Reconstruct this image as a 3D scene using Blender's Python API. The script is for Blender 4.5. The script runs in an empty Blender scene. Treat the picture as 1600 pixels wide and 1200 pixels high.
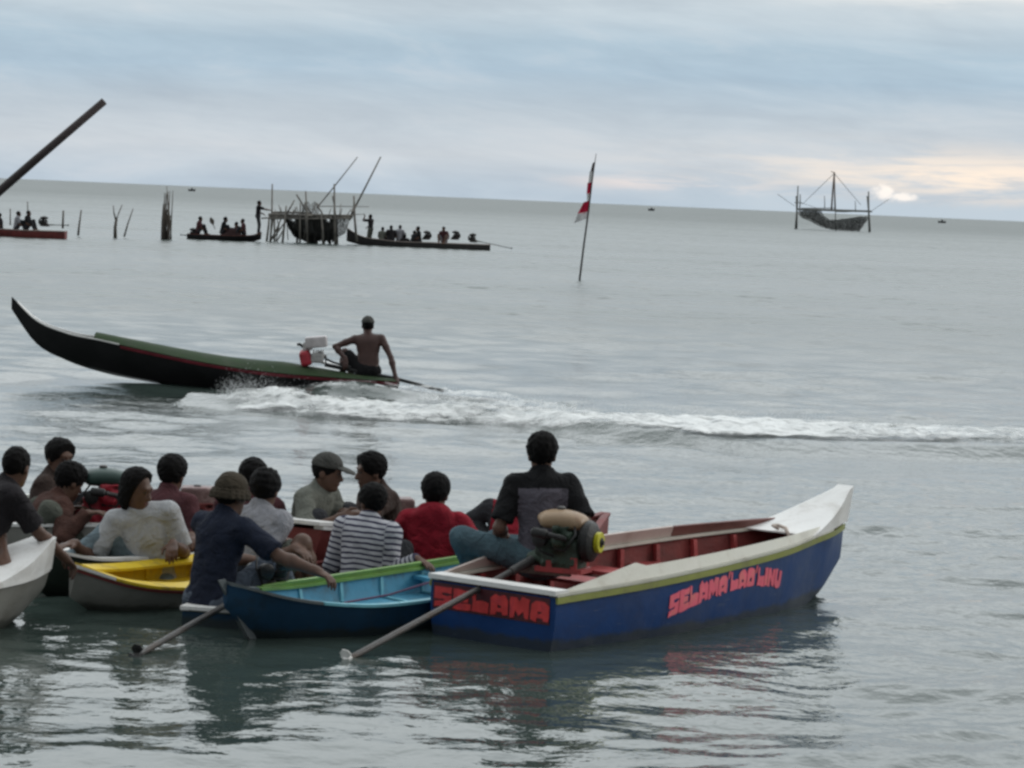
import bpy, math, random
import numpy as np
from mathutils import Vector, Matrix

random.seed(7)
rng = np.random.default_rng(7)
S = bpy.context.scene
COL = S.collection
R = math.radians

# ------------------------------------------------------------------ camera
F_PX, CAM_H, PITCH, ROLL = 4600.0, 2.6, R(3.58), R(2.43)
cam = bpy.data.cameras.new('camera')
cam.sensor_width = 36.0
cam.sensor_fit = 'HORIZONTAL'
cam.lens = F_PX / 1600 * 36
cam.clip_start = 0.1
cam.clip_end = 90000
camo = bpy.data.objects.new('camera', cam)
CAM_R = Matrix.Rotation(math.pi / 2 - PITCH, 3, 'X') @ Matrix.Rotation(ROLL, 3, 'Z')
camo.matrix_world = Matrix.Translation((0, 0, CAM_H)) @ CAM_R.to_4x4()
COL.objects.link(camo)
S.camera = camo


def ray(px, py):
    return CAM_R @ Vector((px - 800, 600 - py, -F_PX))


def at(px, py, Y):
    """world point seen at photo pixel px, py at distance Y in front"""
    d = ray(px, py)
    return Vector((0, 0, CAM_H)) + d * (Y / d.y)


def onw(px, py, z=0.0):
    """world point seen at photo pixel px, py at height z"""
    d = ray(px, py)
    return Vector((0, 0, CAM_H)) + d * ((z - CAM_H) / d.z)


# ------------------------------------------------------------------ world, sun, exposure
SUN_EL, SUN_AZ = R(24), R(75)       # azimuth clockwise from the view direction
W = bpy.data.worlds.new('World')
S.world = W
W.use_nodes = True
nt = W.node_tree
nt.nodes.clear()


class NB:
    """small node builder"""
    def __init__(self, tree):
        self.t = tree

    def n(self, typ, **kw):
        nd = self.t.nodes.new(typ)
        for k, v in kw.items():
            setattr(nd, k, v)
        return nd

    def set(self, sock, v):
        if hasattr(v, 'is_linked') or hasattr(v, 'links'):
            self.t.links.new(v, sock)
        else:
            sock.default_value = v

    def math(self, op, a, b=None, c=None, clamp=False):
        nd = self.n('ShaderNodeMath', operation=op, use_clamp=clamp)
        self.set(nd.inputs[0], a)
        if b is not None:
            self.set(nd.inputs[1], b)
        if c is not None:
            self.set(nd.inputs[2], c)
        return nd.outputs[0]

    def mix(self, f, a, b):
        nd = self.n('ShaderNodeMix', data_type='RGBA')
        self.set(nd.inputs[0], f)
        self.set(nd.inputs[6], a if not isinstance(a, tuple) else (*a, 1)[:4])
        self.set(nd.inputs[7], b if not isinstance(b, tuple) else (*b, 1)[:4])
        return nd.outputs[2]

    def noise(self, vec, scale, detail=4, rough=.55, dist=0.0):
        nd = self.n('ShaderNodeTexNoise')
        if vec is not None:
            self.set(nd.inputs['Vector'], vec)
        self.set(nd.inputs['Scale'], scale)
        nd.inputs['Detail'].default_value = detail
        nd.inputs['Roughness'].default_value = rough
        nd.inputs['Distortion'].default_value = dist
        return nd.outputs[0]

    def comb(self, x, y, z):
        nd = self.n('ShaderNodeCombineXYZ')
        for i, v in enumerate((x, y, z)):
            self.set(nd.inputs[i], v)
        return nd.outputs[0]

    def sep(self, v):
        nd = self.n('ShaderNodeSeparateXYZ')
        self.set(nd.inputs[0], v)
        return nd.outputs

    def ramp(self, f, stops, interp='LINEAR'):
        nd = self.n('ShaderNodeValToRGB')
        cr = nd.color_ramp
        cr.interpolation = interp
        while len(cr.elements) < len(stops):
            cr.elements.new(0.5)
        for e, (p, c) in zip(cr.elements, stops):
            e.position = p
            e.color = c if len(c) == 4 else (*c, 1)
        self.set(nd.inputs[0], f)
        return nd.outputs[0]

    def maprange(self, v, a, b, c, d, smooth=True):
        nd = self.n('ShaderNodeMapRange', interpolation_type='SMOOTHSTEP' if smooth else 'LINEAR')
        self.set(nd.inputs[0], v)
        for i, q in enumerate((a, b, c, d)):
            self.set(nd.inputs[i + 1], q)
        return nd.outputs[0]


b = NB(nt)
tc = b.n('ShaderNodeTexCoord')
dx, dy, dz = b.sep(tc.outputs['Generated'])
sky = b.n('ShaderNodeTexSky', sky_type='NISHITA', sun_disc=False)
sky.sun_elevation = SUN_EL
sky.sun_rotation = SUN_AZ
sky.air_density = 1.2
sky.dust_density = 2.0
# cloud cover as a function of direction only
warp = b.noise(b.comb(b.math('MULTIPLY', dx, 5), dy, b.math('MULTIPLY', dz, 30)), 1.0, 3, .5)
el = b.math('ADD', dz, b.math('MULTIPLY', b.math('SUBTRACT', warp, .5), .016))
el = b.math('ADD', el, b.math('MULTIPLY', dx, -.020))
base = b.ramp(b.math('MULTIPLY', el, 5.0), [
    (0.00, (.375, .445, .515)), (0.03, (.39, .455, .52)), (0.085, (.455, .495, .535)),
    (0.15, (.395, .455, .51)), (0.215, (.325, .42, .505)), (0.26, (.33, .425, .505)), (0.31, (.42, .49, .545)),
    (0.36, (.40, .46, .51)), (0.55, (.44, .49, .53)), (1.0, (.60, .64, .66))])
streak = b.noise(b.comb(b.math('MULTIPLY', dx, 9), b.math('MULTIPLY', dy, 2), b.math('MULTIPLY', dz, 130)), 1.0, 6, .6, .6)
big = b.noise(b.comb(b.math('MULTIPLY', dx, 14), b.math('MULTIPLY', dy, 3), b.math('ADD', b.math('MULTIPLY', dz, 70), b.math('MULTIPLY', dx, 7))), 1.0, 5, .62, .3)
k1 = b.math('MULTIPLY_ADD', streak, .20, .92)
k2 = b.math('MULTIPLY_ADD', big, .50, .77)
kk = b.math('MULTIPLY', k1, k2)
mulc = b.n('ShaderNodeMix', data_type='RGBA', blend_type='MULTIPLY')
mulc.inputs[0].default_value = 1
b.set(mulc.inputs[6], base)
b.set(mulc.inputs[7], b.comb(kk, b.math('POWER', kk, .93), b.math('POWER', kk, .80)))
cloud = mulc.outputs[2]
# greyer pinkish patches in the streaks
pk = b.maprange(big, .5, .75, 0, .30)
cloud = b.mix(pk, cloud, (.50, .50, .52))


def blob(az, e, sa, se, soft=1.0):
    a = b.math('POWER', b.math('DIVIDE', b.math('SUBTRACT', dx, az), sa), 2.0)
    c = b.math('POWER', b.math('DIVIDE', b.math('SUBTRACT', dz, e), se), 2.0)
    return b.math('EXPONENT', b.math('MULTIPLY', b.math('ADD', a, c), -soft))


wn = b.noise(b.comb(b.math('MULTIPLY', dx, 22), dy, b.math('MULTIPLY', dz, 210)), 1.0, 6, .62, .4)
warmmask = b.math('MULTIPLY', blob(.160, .0140, .078, .0080), b.maprange(wn, .37, .62, .08, 1.05), clamp=True)
cloud = b.mix(warmmask, cloud, (.80, .69, .585))
wm2 = b.math('MULTIPLY', blob(.045, .0075, .030, .0026), b.maprange(wn, .42, .60, 0, .6), clamp=True)
cloud = b.mix(wm2, cloud, (.74, .63, .58))
wm3 = b.math('MULTIPLY', blob(.150, .077, .075, .0060), b.maprange(wn, .36, .6, .45, 1.1), clamp=True)
cloud = b.mix(wm3, cloud, (.80, .78, .74))
# small cumulus low over the sea
cn = b.noise(b.comb(b.math('MULTIPLY', dx, 330), dy, b.math('MULTIPLY', dz, 420)), 1.0, 5, .6)
cn = b.math('MULTIPLY', b.math('SUBTRACT', cn, .5), 1.5)


def puff(az, e, sa, se):
    q = b.math('ADD', blob(az, e, sa, se), b.math('MULTIPLY', cn, .9))
    return b.maprange(q, .22, .95, 0, 1)


pm = b.math('MAXIMUM', puff(.1225, .0078, .0046, .0026), puff(.1275, .0064, .0068, .0018))
cloud = b.mix(b.math('MULTIPLY', pm, .75), cloud, (.90, .83, .76))
# blue-grey bank hugging the horizon at the right, below the glow
bank = b.math('MULTIPLY', b.maprange(dx, .02, .10, 0, .75), b.maprange(b.math('ADD', dz, b.math('MULTIPLY', cn, .004)), .0030, .0062, 1, 0))
cloud = b.mix(bank, cloud, (.43, .50, .56))
# the dusk side of the sky (ahead) is brighter than the shore side behind
back = b.math('MULTIPLY', b.maprange(dy, -.5, .5, .34, 1.0), b.maprange(dz, .07, .32, 1.0, 1.95))
mul2 = b.n('ShaderNodeMix', data_type='RGBA', blend_type='MULTIPLY')
mul2.inputs[0].default_value = 1
b.set(mul2.inputs[6], cloud)
b.set(mul2.inputs[7], b.comb(back, back, back))
bg1 = b.n('ShaderNodeBackground')
b.set(bg1.inputs[0], sky.outputs[0])
bg1.inputs[1].default_value = 0.05
bg2 = b.n('ShaderNodeBackground')
b.set(bg2.inputs[0], mul2.outputs[2])
bg2.inputs[1].default_value = 1.0
ms = b.n('ShaderNodeMixShader')
ms.inputs[0].default_value = .94
nt.links.new(bg1.outputs[0], ms.inputs[1])
nt.links.new(bg2.outputs[0], ms.inputs[2])
out = b.n('ShaderNodeOutputWorld')
nt.links.new(ms.outputs[0], out.inputs[0])

sun = bpy.data.lights.new('sun', 'SUN')
sun.energy = 0.5
sun.angle = R(25)
sun.color = (1, .95, .88)
suno = bpy.data.objects.new('sun', sun)
sd = Vector((math.sin(SUN_AZ) * math.cos(SUN_EL), math.cos(SUN_AZ) * math.cos(SUN_EL), math.sin(SUN_EL)))
suno.rotation_euler = sd.to_track_quat('Z', 'Y').to_euler()
suno.location = (20, 10, 30)
COL.objects.link(suno)

S.view_settings.view_transform = 'Standard'
S.view_settings.look = 'None'
S.view_settings.exposure = 0.42
S.view_settings.gamma = 1
S.view_settings.use_curve_mapping = False
S.cycles.use_denoising = True
S.cycles.filter_width = 2.8
S.cycles.max_bounces = 6
S.cycles.transparent_max_bounces = 12

# ------------------------------------------------------------------ materials
MATS = {}


def mat(name, col, rough=.6, var=.18, scale=6, bump=.15, bscale=45, metal=0.0, dirt=None, dirt_amt=.5, dirt_scale=3.5, spec=.4):
    if name in MATS:
        return MATS[name]
    m = bpy.data.materials.new(name)
    m.use_nodes = True
    t = m.node_tree
    q = NB(t)
    p = t.nodes['Principled BSDF']
    co = q.n('ShaderNodeTexCoord').outputs['Object']
    n1 = q.noise(co, scale, 5, .6)
    c = q.mix(q.maprange(n1, .3, .7, 0, 1), tuple(x * (1 - var) for x in col), tuple(min(1, x * (1 + var)) for x in col))
    if dirt:
        n2 = q.noise(co, dirt_scale, 8, .7, .5)
        c = q.mix(q.maprange(n2, .48, .66, 0, dirt_amt), c, dirt)
    q.set(p.inputs['Base Color'], c)
    n3 = q.noise(co, bscale, 3, .5)
    bp = q.n('ShaderNodeBump')
    bp.inputs['Strength'].default_value = bump
    bp.inputs['Distance'].default_value = .02
    q.set(bp.inputs['Height'], n3)
    q.set(p.inputs['Normal'], bp.outputs[0])
    q.set(p.inputs['Roughness'], q.maprange(n1, .2, .8, max(0, rough - .12), min(1, rough + .12)))
    p.inputs['Metallic'].default_value = metal
    p.inputs['Specular IOR Level'].default_value = spec
    MATS[name] = m
    return m


def cloth(name, col, var=.16):
    m = mat(name, col, .9, var, 14, .35, 60, spec=.12)
    t = m.node_tree
    q = NB(t)
    co = q.n('ShaderNodeTexCoord').outputs['Object']
    r1 = q.math('ABSOLUTE', q.math('SUBTRACT', q.noise(co, 6.5, 3, .5, 1.2), .5))
    r2 = q.math('ABSOLUTE', q.math('SUBTRACT', q.noise(co, 15, 3, .5, .8), .5))
    bp = [x for x in t.nodes if x.type == 'BUMP'][0]
    h = q.math('ADD', q.math('MULTIPLY', r1, 4.0), q.math('MULTIPLY', r2, 1.6))
    bp.inputs['Strength'].default_value = .75
    bp.inputs['Distance'].default_value = .016
    q.set(bp.inputs['Height'], q.math('ADD', h, q.math('MULTIPLY', q.noise(co, 70, 2), .2)))
    return m


DIRT = (.06, .045, .035)
SKIN = mat('skin', (.100, .054, .037), .55, .15, 18, .08, 90, spec=.3)
HAIR = mat('hair', (.0045, .004, .004), .75, .3, 60, .6, 130, spec=.12)
WOOD = mat('weathered_wood', (.10, .085, .07), .85, .3, 5, .4, 30)
BAMBOO = mat('grey_bamboo', (.19, .175, .155), .85, .3, 3, .3, 20)
IRON = mat('oily_iron', (.018, .018, .018), .5, .3, 20, .3, 60, metal=.3)
STEEL = mat('worn_steel', (.085, .082, .08), .5, .25, 9, .2, 60, metal=.5, dirt=(.07, .045, .03))

# ------------------------------------------------------------------ object helpers


def link(name, me, m, parent=None, smooth=False):
    o = bpy.data.objects.new(name, me)
    if m is not None:
        for mm in (m if isinstance(m, (list, tuple)) else [m]):
            me.materials.append(mm)
    if smooth:
        me.polygons.foreach_set('use_smooth', np.ones(len(me.polygons), dtype=bool))
    COL.objects.link(o)
    if parent is not None:
        o.parent = parent
    return o


def thing(name, label, cat, loc=(0, 0, 0), rotz=0.0, group=None):
    o = bpy.data.objects.new(name, None)
    o.empty_display_size = .2
    o.location = loc
    o.rotation_euler = (0, 0, rotz)
    COL.objects.link(o)
    tag(o, label, cat, group)
    return o


def tag(o, label, cat, group=None, kind=None):
    if label:
        o['label'] = label
    if cat:
        o['category'] = cat
    if group:
        o['group'] = group
    if kind:
        o['kind'] = kind
    return o


class MB:
    """collects verts and faces, becomes one mesh object"""
    def __init__(self):
        self.v, self.f = [], []

    def add(self, vs, fs):
        k = len(self.v)
        self.v += [tuple(p) for p in vs]
        self.f += [tuple(i + k for i in q) for q in fs]

    def box(self, c, d, M=None):
        x, y, z = (q / 2 for q in d)
        vs = [Vector((sx * x, sy * y, sz * z)) for sx in (-1, 1) for sy in (-1, 1) for sz in (-1, 1)]
        if M is not None:
            vs = [M @ p for p in vs]
        c = Vector(c)
        self.add([p + c for p in vs], [(0, 1, 3, 2), (4, 6, 7, 5), (0, 4, 5, 1), (2, 3, 7, 6), (0, 2, 6, 4), (1, 5, 7, 3)])

    def tube(self, pts, rad, n=8, cap=True):
        pts = [Vector(p) for p in pts]
        if not isinstance(rad, (list, tuple)):
            rad = [rad] * len(pts)
        rings = []
        up = Vector((0, 0, 1))
        for i, p in enumerate(pts):
            d = (pts[min(i + 1, len(pts) - 1)] - pts[max(i - 1, 0)]).normalized()
            a = d.cross(up if abs(d.z) < .95 else Vector((1, 0, 0))).normalized()
            c = d.cross(a)
            rings.append([p + (a * math.cos(2 * math.pi * k / n) + c * math.sin(2 * math.pi * k / n)) * rad[i] for k in range(n)])
        vs = [q for r_ in rings for q in r_]
        fs = []
        for i in range(len(pts) - 1):
            for k in range(n):
                a, c = i * n + k, i * n + (k + 1) % n
                fs.append((a, c, c + n, a + n))
        if cap:
            fs.append(tuple(range(n - 1, -1, -1)))
            fs.append(tuple((len(pts) - 1) * n + k for k in range(n)))
        self.add(vs, fs)

    def lathe(self, c, axis, prof, n=20):
        """prof: list of (along axis, radius)"""
        c, ax = Vector(c), Vector(axis).normalized()
        a = ax.cross(Vector((0, 0, 1)) if abs(ax.z) < .9 else Vector((1, 0, 0))).normalized()
        d = ax.cross(a)
        vs, fs = [], []
        for (t, r_) in prof:
            for k in range(n):
                an = 2 * math.pi * k / n
                vs.append(c + ax * t + (a * math.cos(an) + d * math.sin(an)) * r_)
        for i in range(len(prof) - 1):
            for k in range(n):
                p, q = i * n + k, i * n + (k + 1) % n
                fs.append((p, q, q + n, p + n))
        fs.append(tuple(range(n - 1, -1, -1)))
        fs.append(tuple((len(prof) - 1) * n + k for k in range(n)))
        self.add(vs, fs)

    def grid(self, P, closed_u=False):
        """P: list of rows of points"""
        k = len(self.v)
        nr, nc = len(P), len(P[0])
        self.v += [tuple(p) for r_ in P for p in r_]
        for i in range(nr - 1):
            for j in range(nc - (0 if closed_u else 1)):
                a, c = i * nc + j, i * nc + (j + 1) % nc
                self.f.append((k + a, k + c, k + c + nc, k + a + nc))

    def strip(self, rows):
        """rows: list of 4-point sections -> solid bar"""
        self.grid(rows, closed_u=True)
        k = len(self.v) - len(rows) * 4
        self.f.append((k + 3, k + 2, k + 1, k))
        e = k + (len(rows) - 1) * 4
        self.f.append((e, e + 1, e + 2, e + 3))

    def mesh(self, name):
        me = bpy.data.meshes.new(name)
        me.from_pydata(self.v, [], self.f)
        me.update()
        return me

    def obj(self, name, m, parent=None, smooth=False):
        me = self.mesh(name)
        import bmesh
        bm = bmesh.new()
        bm.from_mesh(me)
        bmesh.ops.remove_doubles(bm, verts=bm.verts, dist=1e-5)
        bmesh.ops.recalc_face_normals(bm, faces=bm.faces)
        bm.to_mesh(me)
        bm.free()
        if smooth == 'auto':
            o = link(name, me, m, parent, True)
            me.set_sharp_from_angle(angle=R(38))
            return o
        return link(name, me, m, parent, smooth)


# ------------------------------------------------------------------ implicit surfaces (bodies, clothes, engines)
def fnoise(X, Y, Z, seed, freq):
    r_ = np.random.default_rng(seed)
    o = 0
    for k in range(14):
        d = unit(r_.normal(size=3)) * freq * 1.5 * r_.uniform(.6, 1.7)
        o = o + np.sin(X * d[0] + Y * d[1] + Z * d[2] + r_.uniform(0, 6.28)) * r_.uniform(.5, 1)
    return (o / 4.0).astype(np.float32)


class SDF:
    def __init__(self):
        self.p = []

    def cone(self, a, c, ra, rb, k=.03, cut=None, squash=None):
        self.p.append(('c', np.array(a, float), np.array(c, float), ra, rb, k, cut, False, squash))
        return self

    def ell(self, c, r3, M=None, k=.03, sub=False):
        M = np.eye(3) if M is None else np.array(M)
        self.p.append(('e', np.array(c, float), np.array(r3, float), M, None, k, None, sub, None))
        return self

    def box(self, c, h3, rr, M=None, k=.01, sub=False):
        M = np.eye(3) if M is None else np.array(M)
        self.p.append(('b', np.array(c, float), np.array(h3, float), M, rr, k, None, sub, None))
        return self

    def clip(self, pt, nrm):
        self.p.append(('p', np.array(pt, float), np.array(nrm, float), 0, 0, 0, None, True, None))
        return self

    def bounds(self):
        lo, hi = np.full(3, 1e9), np.full(3, -1e9)
        for q in self.p:
            if q[7]:
                continue
            l, h = self.bb(q)
            lo, hi = np.minimum(lo, l), np.maximum(hi, h)
        return lo, hi

    def bb(self, q):
        if q[0] == 'c':
            r_ = max(q[3], q[4])
            return np.minimum(q[1], q[2]) - r_, np.maximum(q[1], q[2]) + r_
        r_ = np.linalg.norm(q[2]) if q[0] == 'b' else q[2].max()
        return q[1] - r_, q[1] + r_

    def build(self, h, inflate=0.0, noise=None, clip=None):
        lo, hi = self.bounds()
        pad = 3 * h + abs(inflate) + (noise[0] if noise else 0)
        lo, hi = lo - pad, hi + pad
        n = np.ceil((hi - lo) / h).astype(int) + 1
        ax = [(lo[i] + np.arange(n[i]) * h).astype(np.float32) for i in range(3)]
        V = np.full(n, .25, np.float32)
        for q in self.p:
            if q[0] == 'p':
                pt, nrm = q[1], q[2]
                pl = (ax[0][:, None, None] - pt[0]) * nrm[0] + (ax[1][None, :, None] - pt[1]) * nrm[1] + (ax[2][None, None, :] - pt[2]) * nrm[2]
                V = np.maximum(V, (pl - inflate * 0).astype(np.float32) + inflate)
                continue
            l, u = self.bb(q)
            m = q[5] * 1.2 + abs(inflate) + 3 * h + (noise[0] if noise else 0) + .01
            i0 = np.clip(np.floor((l - m - lo) / h).astype(int), 0, n)
            i1 = np.clip(np.ceil((u + m - lo) / h).astype(int) + 1, 0, n)
            if np.any(i1 <= i0):
                continue
            sl = tuple(slice(i0[i], i1[i]) for i in range(3))
            X = ax[0][sl[0]][:, None, None]
            Y = ax[1][sl[1]][None, :, None]
            Z = ax[2][sl[2]][None, None, :]
            if q[0] == 'c':
                a, c = q[1], q[2]
                d = c - a
                L2 = max(float(d @ d), 1e-9)
                t = ((X - a[0]) * d[0] + (Y - a[1]) * d[1] + (Z - a[2]) * d[2]) / L2
                tt = np.clip(t, 0, 1)
                px, py, pz = X - a[0] - tt * d[0], Y - a[1] - tt * d[1], Z - a[2] - tt * d[2]
                dist = np.sqrt(px * px + py * py + pz * pz) - (q[3] + (q[4] - q[3]) * tt)
                if q[6] is not None:
                    dist = np.maximum(dist, (t - q[6]) * math.sqrt(L2))
            else:
                M = q[3]
                px, py, pz = X - q[1][0], Y - q[1][1], Z - q[1][2]
                u_ = [px * M[0, i] + py * M[1, i] + pz * M[2, i] for i in range(3)]
                if q[0] == 'e':
                    r3 = q[2]
                    k0 = np.sqrt((u_[0] / r3[0]) ** 2 + (u_[1] / r3[1]) ** 2 + (u_[2] / r3[2]) ** 2)
                    k1 = np.sqrt((u_[0] / r3[0] ** 2) ** 2 + (u_[1] / r3[1] ** 2) ** 2 + (u_[2] / r3[2] ** 2) ** 2) + 1e-6
                    dist = k0 * (k0 - 1) / k1
                else:
                    rr = q[4]
                    w = [np.abs(u_[i]) - (q[2][i] - rr) for i in range(3)]
                    dist = np.sqrt(sum(np.maximum(x, 0) ** 2 for x in w)) + np.minimum(np.maximum(np.maximum(w[0], w[1]), w[2]), 0) - rr
            cur = V[sl]
            k = q[5]
            if q[7]:
                dd = -dist
                hh = np.maximum(k - np.abs(cur - dd), 0) / k
                V[sl] = np.maximum(cur, dd) + hh * hh * k * .25
            else:
                hh = np.maximum(k - np.abs(cur - dist), 0) / k
                V[sl] = np.minimum(cur, dist) - hh * hh * k * .25
        V -= inflate
        if noise:
            V += noise[0] * fnoise(ax[0][:, None, None], ax[1][None, :, None], ax[2][None, None, :], noise[2], noise[1])
        if clip:
            for (pt, nrm) in clip:       # keep the side the normal points away from
                pl = (ax[0][:, None, None] - pt[0]) * nrm[0] + (ax[1][None, :, None] - pt[1]) * nrm[1] + (ax[2][None, None, :] - pt[2]) * nrm[2]
                V = np.maximum(V, pl.astype(np.float32))
        return nets(V, lo, h)


def nets(V, lo, h):
    n = np.array(V.shape)
    s = V < 0
    # cells
    cs = [s[i:n[0] - 1 + i, j:n[1] - 1 + j, k:n[2] - 1 + k] for i in (0, 1) for j in (0, 1) for k in (0, 1)]
    cnt = sum(c.astype(np.int8) for c in cs)
    act = (cnt > 0) & (cnt < 8)
    idx = np.argwhere(act)
    ids = np.full(act.shape, -1, np.int32)
    ids[act] = np.arange(len(idx))
    cor = [(i, j, k) for i in (0, 1) for j in (0, 1) for k in (0, 1)]
    val = np.stack([V[idx[:, 0] + i, idx[:, 1] + j, idx[:, 2] + k] for (i, j, k) in cor], 1)
    acc = np.zeros((len(idx), 3))
    num = np.zeros(len(idx))
    for a in range(8):
        for c in range(a + 1, 8):
            if sum(abs(cor[a][q] - cor[c][q]) for q in range(3)) != 1:
                continue
            m = (val[:, a] < 0) != (val[:, c] < 0)
            t = np.where(m, val[:, a] / np.where(m, val[:, a] - val[:, c], 1), 0)
            p = np.array(cor[a]) + t[:, None] * (np.array(cor[c]) - np.array(cor[a]))
            acc[m] += p[m]
            num[m] += 1
    P = lo + (idx + acc / np.maximum(num, 1)[:, None]) * h
    quads = []
    for axis in range(3):
        o = [q for q in range(3) if q != axis]
        sl0 = [slice(None)] * 3
        sl1 = [slice(None)] * 3
        sl0[axis] = slice(0, n[axis] - 1)
        sl1[axis] = slice(1, n[axis])
        e = s[tuple(sl0)] != s[tuple(sl1)]
        E_ = np.argwhere(e)
        ok = (E_[:, o[0]] > 0) & (E_[:, o[1]] > 0) & (E_[:, o[0]] < n[o[0]] - 1) & (E_[:, o[1]] < n[o[1]] - 1)
        E_ = E_[ok]
        q4 = []
        for (da, dc) in ((-1, -1), (0, -1), (0, 0), (-1, 0)):
            t = E_.copy()
            t[:, o[0]] += da
            t[:, o[1]] += dc
            q4.append(ids[t[:, 0], t[:, 1], t[:, 2]])
        q4 = np.stack(q4, 1)
        flip = s[E_[:, 0], E_[:, 1], E_[:, 2]]
        if axis == 1:
            flip = ~flip
        q4[~flip] = q4[~flip][:, ::-1]
        quads.append(q4)
    Q = np.concatenate(quads)
    return P, Q[(Q >= 0).all(1)]


def np_mesh(name, P, Q):
    me = bpy.data.meshes.new(name)
    me.vertices.add(len(P))
    me.vertices.foreach_set('co', P.astype(np.float32).ravel())
    me.loops.add(len(Q) * 4)
    me.loops.foreach_set('vertex_index', Q.astype(np.int32).ravel())
    me.polygons.add(len(Q))
    me.polygons.foreach_set('loop_start', np.arange(0, len(Q) * 4, 4, dtype=np.int32))
    me.polygons.foreach_set('use_smooth', np.ones(len(Q), dtype=bool))
    me.update(calc_edges=True)
    me.validate()
    return me


def sdf_obj(name, sdf, h, m, parent, origin=(0, 0, 0), **kw):
    P, Q = sdf.build(h, **kw)
    if len(Q) == 0:
        return None
    me = np_mesh(name, P - np.array(origin), Q)
    return link(name, me, m, parent)


# ------------------------------------------------------------------ people
def V3(p):
    return np.array(p, float)


def unit(v):
    v = np.array(v, float)
    return v / (np.linalg.norm(v) + 1e-9)


def rot(axis, ang):
    return np.array(Matrix.Rotation(ang, 3, Vector(axis)))


def ik(a, t, l1, l2, pole):
    d = t - a
    L = np.linalg.norm(d)
    mx = (l1 + l2) * .995
    if L > mx:
        if L > mx * 1.12:
            t = a + d / L * mx * 1.12
            d = t - a
            L = np.linalg.norm(d)
        sc = L / mx
        l1, l2 = l1 * sc, l2 * sc
    L = max(L, abs(l1 - l2) + .02)
    u = d / np.linalg.norm(d)
    x = (l1 * l1 - l2 * l2 + L * L) / (2 * L)
    y = math.sqrt(max(l1 * l1 - x * x, 0))
    pl = pole - u * (pole @ u)
    return a + u * x + unit(pl) * y, t


def hand_prims(s, w, d, nrm, side, curl, big=1.0):
    """palm and five fingers; w wrist, d direction, nrm palm normal"""
    d = unit(d)
    nrm = unit(nrm - d * (nrm @ d))
    ac = np.cross(d, nrm) * side          # thumb side
    c = w + d * .05 * big
    M = np.stack([d, ac, nrm], 1)
    s.ell(c, V3((.054, .041, .016)) * big, M, k=.02)
    s.cone(w - d * .02, w + d * .02, .026 * big, .024 * big, k=.02)
    for i, (off, ln) in enumerate(((.029, .072), (.010, .082), (-.010, .076), (-.029, .058))):
        p = w + d * (.088 - .004 * abs(i - 1)) * big + ac * off * big
        dirn = d + ac * off * 2.0
        a = curl * .55 + .08 * i * curl
        for seg, fr in enumerate((.46, .32, .26)):
            dirn = unit(dirn)
            dirn = unit(dirn * math.cos(a) + nrm * math.sin(a))
            q = p + dirn * ln * fr * big
            s.cone(p, q, (.0095 - .0008 * seg) * big, (.0090 - .0008 * seg) * big, k=.006)
            p = q
            a = curl * .75
    p = w + d * .028 * big + ac * .034 * big
    q = p + unit(d * .7 + ac * .75 + nrm * .3 * curl) * .036 * big
    r_ = q + unit(d * 1.0 + ac * (.35 - .4 * curl) + nrm * .5 * curl) * .034 * big
    s.cone(p, q, .0125 * big, .0105 * big, k=.012)
    s.cone(q, r_, .0105 * big, .0085 * big, k=.006)


def foot_prims(s, ank, fwd, up):
    heel = ank - fwd * .045 - up * .055
    ball = ank + fwd * .125 - up * .062
    side = np.cross(fwd, up)
    s.cone(ank, heel, .036, .032, k=.03)
    s.cone(ank - up * .01, ball, .036, .022, k=.03)
    s.cone(heel, ball, .03, .024, k=.02)
    for i in range(5):
        o = (i - 2) * .016
        a = ball + side * o * .9
        c = ball + side * o * 1.25 + fwd * (.062 - .007 * abs(i - 1)) - up * .006
        s.cone(a, c, .014, .010 if i else .013, k=.008)


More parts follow.
